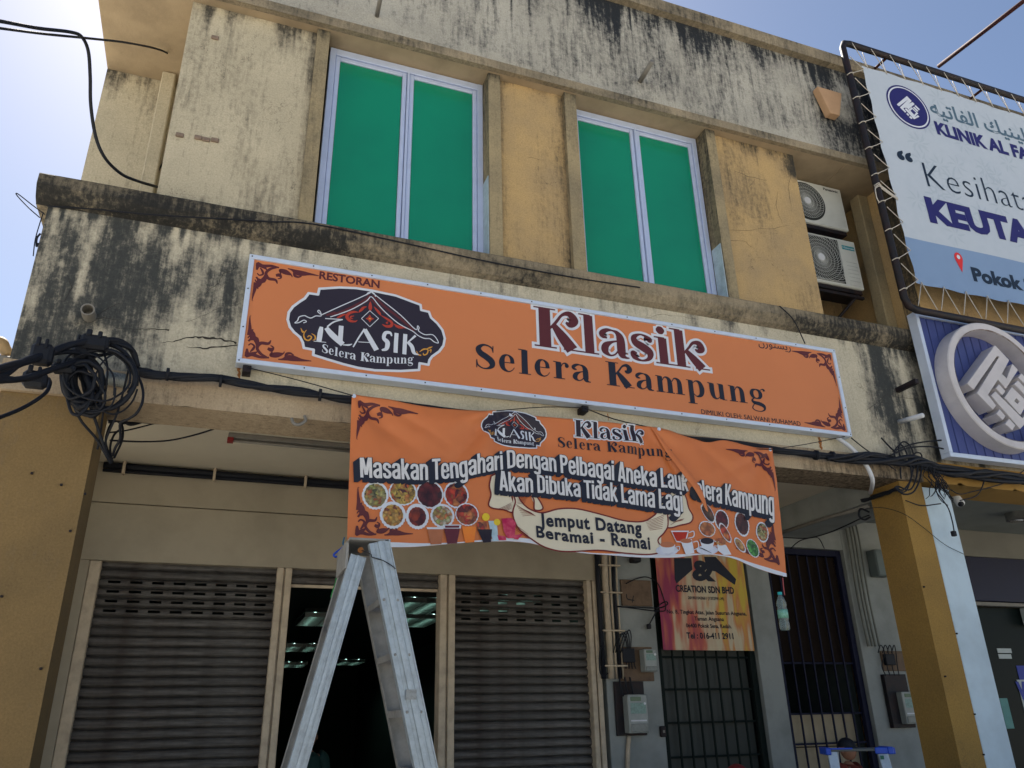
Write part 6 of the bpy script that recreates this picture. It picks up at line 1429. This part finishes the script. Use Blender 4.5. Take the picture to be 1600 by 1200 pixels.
# ------------------------------------------------------------------ clinic ground floor at the right
box('fascia', 8.021, XR, YS, YS + .12, 3.46, 3.7995, mat('shaded_grey_fascia', (.17,.165,.14), .8, .2, 2, .1, 40), C2, .004)  # pale fascia darkened: its shade is put into the colour
box('fascia', 8.021, XR, YS + .03, YS + .14, 2.90, 3.459, M_navydark, C2, .004)
box('head_rail', 8.021, XR, YS + .01, YS + .10, 2.84, 2.885, M_grey, C2, .004)
box('shopfront_glass', 8.021, XR, YS + .14, YS + .15, .16, 2.839, mat('dark_shop_glass', (.008,.013,.013), .35, .1, 5, 0, spec=.08), C2, 0)
def paper(px, py, wpx, hpx, m, label, skew=0):
    a = at(px, py, YS + .13); b = at(px + wpx, py + wpx * .05, YS + .13); h = a.z - at(px, py + hpx, YS + .13).z
    o = box('paper', a.x, max(b.x, a.x + .05), YS + .132, YS + .1385, a.z - h, a.z, m, None, 0)
    return tag(o, label, 'notice')
paper(1558, 1013, 22, 7, M_paper, 'upper of two white notices taped on the dark clinic glass'); paper(1560, 1022, 20, 7, M_paper, 'lower of two white notices taped on the dark clinic glass')
paper(1562, 1091, 12, 48, M_tealp, 'teal notice on the dark glass beside the pale blue column')
paper(1588, 1040, 26, 22, mat('blue_paper', (.02,.04,.30), .5, .1, 5, 0), 'royal blue notice at the right edge of the clinic glass')
o = paper(1589, 1062, 40, 60, M_paper, 'large white poster with a blue letter at the right edge of the clinic glass')
Ax = Art(lambda x, z: YS + .131, .0008); Ax.start(); a = at(1594, 1095, YS + .13); put_text(Ax, 'W', a.x, a.x + .25, a.z, .2, 1, .08); Ax.end('lettering', mat('blue_paper', (.02,.04,.30)), o)
lp = empty('hanging_sign', at(1597, 950, YS), 'white box sign hanging at the right edge inside the clinic front', 'sign')
a = at(1594, 950, YS + .1); box('casing', a.x, a.x + .5, YS - .02, YS + .12, a.z - .22, a.z, M_paper, lp, .01); box('face', a.x + .02, a.x + .48, YS - .026, YS - .021, a.z - .2, a.z - .02, M_ice, lp, .002)

# ------------------------------------------------------------------ the tall aluminium step ladder
YN0, YF0 = 4.40, 4.84
LD = empty('step_ladder', (1.0, 4.6, 0), 'tall scratched aluminium step ladder standing open in front of the banner corner', 'ladder')
def rail(name, pt_, pb_, y0, y1, w, m, parent, flange=.022):
    """channel rail between two (x, z) points, web facing outwards"""
    d = Vector((pb_[0] - pt_[0], pb_[1] - pt_[1])).normalized(); n = Vector((-d.y, d.x)) * w / 2; P = [Vector(pt_), Vector(pb_)]
    bm = bmesh.new()
    def slab(off0, off1, ya, yb):
        vs = []
        for y in (ya, yb):
            for p, o_ in ((P[0], off0), (P[0], off1), (P[1], off1), (P[1], off0)):
                q = p + n * 2 * o_; vs.append(bm.verts.new((q.x, y, q.y)))
        for f in ((0, 1, 2, 3), (7, 6, 5, 4), (0, 4, 5, 1), (1, 5, 6, 2), (2, 6, 7, 3), (3, 7, 4, 0)): bm.faces.new([vs[i] for i in f])
    slab(-.5, .5, y0, y0 + .004 if y1 > y0 else y0 - .004)
    s = 1 if y1 > y0 else -1
    slab(-.5, -.46, y0 + s * .0045, y1); slab(.46, .5, y0 + s * .0045, y1)
    slab(-.09, .09, y0 - s * .012, y0 - s * .0005)          # rolled rib along the web
    slab(-.5, -.45, y0 - s * .009, y0 - s * .0005); slab(.45, .5, y0 - s * .009, y0 - s * .0005); slab(-.26, -.23, y0 - s * .004, y0 - s * .0005); slab(.23, .26, y0 - s * .004, y0 - s * .0005)
    return obj(name, bm, m, parent)
tR, bR = (.838, 2.545), (1.49, .02); tL, bL = (.735, 2.47), (.17, .02)
def along(a, b, z): t = (a[1] - z) / (a[1] - b[1]); return a[0] + (b[0] - a[0]) * t
rail('front_rail', tR, (along(tR, bR, .02), .02), YN0, YN0 + .045, .118, M_alad, LD)
rail('front_rail', (tR[0], tR[1]), (along(tR, bR, .02), .02), YF0, YF0 - .045, .118, M_alad2, LD)
rail('rear_rail', tL, bL, YN0 + .048, YN0 + .095, .088, M_alad, LD)
rail('rear_rail', tL, bL, YF0 - .05, YF0 - .095, .088, M_alad2, LD)
k = 0; z = 2.24
while z > .1:
    x = along(tR, bR, z); bm = bmesh.new()
    bx(bm, x - .055, x + .055, YN0 + .047, YF0 - .047, z - .004, z + .002)
    bx(bm, x - .055, x - .051, YN0 + .047, YF0 - .047, z - .035, z - .0045); bx(bm, x + .051, x + .055, YN0 + .047, YF0 - .047, z - .035, z - .0045)
    for t in (-.03, -.01, .01, .03): bx(bm, x + t - .003, x + t + .003, YN0 + .047, YF0 - .047, z + .0025, z + .005)
    obj('step', bm, M_alad2, LD); z -= .285
for z in (2.1, 1.2, .35): x = along(tL, bL, z); box('rear_brace', x - .02, x + .02, YN0 + .096, YF0 - .096, z - .02, z + .02, M_alad2, LD, .004)
bm = bmesh.new()   # top cap: bent sheet over both frames
for y in (YN0 - .002, YF0 + .002):
    vs = [bm.verts.new(p) for p in ((.66, y, 2.46), (.69, y, 2.565), (.895, y, 2.565), (.915, y, 2.46))]; bm.faces.new(vs)
v = list(bm.verts); bm.faces.new((v[1], v[2], v[6], v[5])); bm.faces.new((v[0], v[1], v[5], v[4])); bm.faces.new((v[2], v[3], v[7], v[6]))
bmesh.ops.solidify(bm, geom=list(bm.faces), thickness=.003)
bm.free()
box('top_cap', .672, .905, YN0 + .0, YF0 + .0, 2.548, 2.562, M_alad2, LD, .003)
box('cap_side', .665, .680, YN0 + .05, YF0 - .05, 2.40, 2.547, M_alad2, LD, .002)
bm = bmesh.new(); lathe(bm, [(0, YN0 + .03), (.016, YN0 + .03), (.016, YN0 + .047), (0, YN0 + .047)], (tL[0] + .008, 0, 2.50), 12, 'y'); obj('hinge_bolt', bm, M_rust, LD)
tubeobj('binding_wire', [(tL[0] + .01, YN0 + .035, 2.50), (.79, YN0 - .02, 2.47), (.80, YN0 - .012, 2.455), (.86, YN0 - .012, 2.44), (.93, YN0 - .012, 2.40), (.935, YN0 + .05, 2.38)], .003, M_blackm, LD, sides=5)
for y in (YN0, YF0 - .05):
    box('foot', along(tR, bR, .05) - .055, along(tR, bR, .05) + .06, y - .006, y + .055, .0, .08, M_black, LD, .006); box('foot', .12, .23, y + .03, y + .075, .0, .08, M_black, LD, .006)

for k in range(8):
    z = 2.24 - .285 * k; x = along(tR, bR, z); bm = bmesh.new()
    for d_ in (-.038, .038): lathe(bm, [(0, YN0 - .005), (.006, YN0 - .004), (.008, YN0 - .0005), (0, YN0 - .0005)], (x + d_, 0, z - .01), 10, 'y')
    o = obj('rivets', bm, M_alad2, LD); o['kind'] = 'stuff'
x = along(tR, bR, 1.75); box('worn_label', x - .03, x + .028, YN0 - .0145, YN0 - .0125, 1.72, 1.77, mat('faded_label', (.34,.36,.36), .6, .6, 60, 0, tint=(.22,.22,.2)), LD, 0)
# the small ladder with the blue top
rz = math.radians(-28)
SL2 = empty('small_ladder', (4.24, 4.75, 0), 'small aluminium folding ladder with a blue plastic top at the bottom right', 'ladder', rz=rz)
def lbox(name, x0, x1, y0, y1, z0, z1, m, bevel=.003): return box(name, x0, x1, y0, y1, z0, z1, m, SL2, bevel, keep=True)
lbox('top_tray', -.20, .16, -.10, .09, 1.375, 1.392, mat('dark_grey_tray', (.08,.09,.09), .5, .1, 5, 0))
lbox('tray_end', -.235, -.201, -.11, .10, 1.355, 1.400, M_blue, .005); lbox('tray_end', .161, .20, -.11, .10, 1.355, 1.400, M_blue, .005); lbox('tray_end', .08, .16, -.115, -.101, 1.358, 1.398, M_blue, .005); lbox('tray_end', -.2, -.06, -.108, -.101, 1.388, 1.398, M_blue, .002)
lbox('tray_end', .20, .212, -.1, .26, 1.355, 1.395, M_blue, .004)
def leg3(name, p, q, w, t, m):
    p, q = Vector(p), Vector(q); d = (q - p).normalized(); a = Vector((1, 0, 0)); a = (a - d * a.dot(d)).normalized(); b_ = d.cross(a)
    bm = bmesh.new(); vs = [bm.verts.new(c + a * sx * w / 2 + b_ * sy * t / 2) for c in (p, q) for sx, sy in ((-1, -1), (1, -1), (1, 1), (-1, 1))]
    for f in ((0, 1, 2, 3), (7, 6, 5, 4), (0, 4, 5, 1), (1, 5, 6, 2), (2, 6, 7, 3), (3, 7, 4, 0)): bm.faces.new([vs[i] for i in f])
    bmesh.ops.bevel(bm, geom=list(bm.edges), offset=.003, segments=1, affect='EDGES'); return obj(name, bm, m, SL2, keep=True)
leg3('front_rail', (-.19, -.08, 1.374), (-.25, -.42, .02), .062, .03, M_alad); leg3('front_rail', (.13, -.08, 1.374), (.19, -.42, .02), .062, .03, M_alad)
leg3('rear_rail', (-.13, .08, 1.374), (-.19, .52, .02), .035, .03, M_alad); leg3('rear_rail', (.17, .10, 1.374), (.23, .52, .02), .04, .03, M_alad)
for k in range(4): z = 1.08 - k * .27; y = -.08 - .34 * (1.374 - z) / 1.354; lbox('step', -.17 - .012 * k, .11 + .012 * k, y - .05, y + .05, z - .02, z, M_alad2)
lbox('badge', .105, .128, -.112, -.1105, 1.325, 1.348, mat('green_badge', (.01,.10,.07), .5, 0, 5, 0), .0)

# ------------------------------------------------------------------ people
def person(loc, rz, height, label, shirt, head, arm='down', trousers=None):
    root = empty('person', loc, label, 'person', rz=rz); s = height / 1.75
    J = {}; V = []; E = []; Rr = []
    def add(p, r, par=None):
        V.append(Vector(p) * s); Rr.append(r * s); i = len(V) - 1
        if par is not None: E.append((par, i))
        return i
    pel = add((0, 0, .95), .135); sp = add((0, .01, 1.12), .125, pel); ch = add((0, .0, 1.32), .145, sp); nb = add((0, .01, 1.45), .07, ch); nk = add((0, 0, 1.52), .052, nb)
    for sgn in (-1, 1):
        hp = add((sgn * .10, 0, .88), .095, pel); kn = add((sgn * .11, -.02, .49), .062, hp); an = add((sgn * .11, .02, .09), .042, kn); add((sgn * .12, -.10, .045), .042, an)
        sh = add((sgn * .17, .01, 1.41), .062, ch); el = add((sgn * .23, .03, 1.12), .043, sh)
        if arm == 'up': el2 = add((sgn * .20, -.28, 1.18), .038, sh); V[el] = Vector((sgn * .23, -.06, 1.14)) * s; wr = add((sgn * .16, -.30, 1.22), .028, el)
        else: wr = add((sgn * .24, -.04, .86), .028, el)
        w = V[wr] / s; pm = add((w.x, w.y - .02, w.z - .07 if arm != 'up' else w.z + .05), .032, wr); dz = -1 if arm != 'up' else 1
        for k in range(4): b0 = add((w.x + (k - 1.5) * .018, w.y - .03, w.z + dz * (.11 + .004 * (k % 2))), .0095, pm); add((w.x + (k - 1.5) * .019, w.y - .05, w.z + dz * (.155 + (.01, .018, .014, 0)[k])), .0085, b0)
        add((w.x - sgn * .045, w.y - .05, w.z + dz * .075), .011, pm)
    me = bpy.data.meshes.new('body'); me.from_pydata(V, E, []); o = bpy.data.objects.new('body', me); col.objects.link(o)
    o.modifiers.new('Skin', 'SKIN'); 
    for i, r in enumerate(Rr): me.skin_vertices[0].data[i].radius = (r, r * (.75 if i in (0, 1, 2) else 1)); me.skin_vertices[0].data[i].use_root = i == 0
    ss = o.modifiers.new('Sub', 'SUBSURF'); ss.levels = 1
    dg = bpy.context.evaluated_depsgraph_get(); dg.update(); m2_ = bpy.data.meshes.new_from_object(o.evaluated_get(dg)); bpy.data.objects.remove(o)
    bm = bmesh.new(); bm.from_mesh(m2_)
    hc = Vector((0, -.015, 1.635)) * s
    r = bmesh.ops.create_uvsphere(bm, u_segments=28, v_segments=22, radius=1)
    for v in r['verts']:
        x, y, z = v.co; w = .076 * (1 - .18 * max(0, -z)); jaw = -.02 * max(0, -z) * (y < 0)
        nose = .024 * math.exp(-((x / .13) ** 2) - ((z + .12) / .20) ** 2) * (y < 0); brow = .006 * math.exp(-((z - .18) / .1) ** 2) * (y < -.3)
        eye = -.008 * (math.exp(-(((abs(x) - .4) / .14) ** 2) - ((z - .03) / .1) ** 2)) * (y < 0); lip = .007 * math.exp(-((x / .3) ** 2) - ((z + .52) / .08) ** 2) * (y < 0)
        v.co = hc + Vector((x * w, y * .098 + jaw - nose - brow - eye - lip, z * .118)) * s
    for sgn in (-1, 1):
        e = bmesh.ops.create_uvsphere(bm, u_segments=8, v_segments=6, radius=.03 * s)
        for v in e['verts']: v.co = hc + Vector((sgn * .076 + v.co.x * .3, .008 + v.co.y * .7, v.co.z - .01))
    obj('body', bm, M_skin, root, smooth=True, keep=True)
    for sgn in (-1, 1):
        bm = bmesh.new(); bmesh.ops.create_uvsphere(bm, u_segments=10, v_segments=8, radius=.011 * s, matrix=Matrix.Translation(hc + Vector((sgn * .029, -.088, .004)) * s)); obj('eye', bm, M_pw, root, smooth=True, keep=True)
    def shell(name, segs, m):
        bm = bmesh.new()
        for P, rr in segs:
            tube(bm, [Vector(p) * s for p in P], (lambda q: (lambda t: float(np.interp(t, np.linspace(0, 1, len(q)), q)) * s))(rr), 14, 4)
        return obj(name, bm, m, root, smooth=True, keep=True)
    shell('shirt', [([(0, .0, .86), (0, .005, 1.0), (0, .01, 1.15), (0, .01, 1.3), (0, .01, 1.42), (0, .01, 1.475)], [.175, .165, .16, .175, .14, .065])], shirt)
    for sgn in (-1, 1): shell('sleeve', [([(sgn * .12, .01, 1.42), (sgn * .18, .01, 1.38), (sgn * .215, .01, 1.24)], [.085, .078, .064])], shirt)
    for sgn in (-1, 1): shell('trouser_leg', [([(sgn * .09, 0, .95), (sgn * .11, -.01, .5), (sgn * .11, .01, .12)], [.115, .085, .065])], trousers or M_acdark)
    bm = bmesh.new()
    if head == 'cap':
        bmesh.ops.create_uvsphere(bm, u_segments=24, v_segments=14, radius=1)
        for v in list(bm.verts):
            if v.co.z < -.02: bm.verts.remove(v)
        for v in bm.verts: v.co = hc + Vector((v.co.x * .096, v.co.y * .112 + .005, v.co.z * .105 + .03)) * s
        vs = []
        for k in range(13):
            a = math.pi * (1.08 + .84 * k / 12); vs.append((.096 * math.cos(a), .11 * math.sin(a)))
        rim = [bm.verts.new(hc + Vector((x, y + .01, .035)) * s) for x, y in vs]; out = [bm.verts.new(hc + Vector((x * 1.05, y - .075 * math.sin(math.pi * k / 12) ** .6, .018)) * s) for k, (x, y) in enumerate(vs)]
        for k in range(12): bm.faces.new((rim[k], rim[k + 1], out[k + 1], out[k]))
        obj('cap', bm, M_black, root, smooth=True, keep=True)
    else:
        m = M_hair if head == 'hair' else head
        k0 = 1.0 if head == 'hair' else 1.14
        bmesh.ops.create_uvsphere(bm, u_segments=26, v_segments=20, radius=1)
        for v in list(bm.verts):
            if (v.co.y < -.35 and v.co.z < (.45 if head == 'hair' else .42)) or (head == 'hair' and v.co.z < -.35): bm.verts.remove(v)
        for v in bm.verts: v.co = hc + Vector((v.co.x * .087 * k0, v.co.y * .108 * k0 + .005, v.co.z * .125 * (k0 if v.co.z > 0 else 1.35 * k0) + .006)) * s
        obj('hair' if head == 'hair' else 'headscarf', bm, m, root, smooth=True, keep=True)
    return root
M_sh1 = mat('teal_shirt', (.012,.04,.036), .8, .2, 8, 0); M_sh2 = mat('dark_red_shirt', (.14,.025,.015), .8, .2, 8, 0); M_sh3 = mat('dark_red_cloth', (.12,.006,.006), .8, .2, 8, 0)
p = at(482, 1171, 8.5); person((p.x, 8.5, .15), 0.2, 1.46, 'dim figure standing inside the dark shop behind the left ladder leg', M_sh1, 'hair')
p = at(1322, 1168, 6.2); person((p.x, 6.2, .14), .3, (p.z - .10 - .14) / 1.635 * 1.75 + .09, 'person in a black cap and dark red shirt behind the small blue topped ladder', M_sh2, 'cap', 'up')
p = at(1150, 1202, 4.4); person((p.x, 4.4, 0), .2, 1.325, 'person with a dark red headscarf at the bottom edge below the poster', M_sh3, M_sh3)
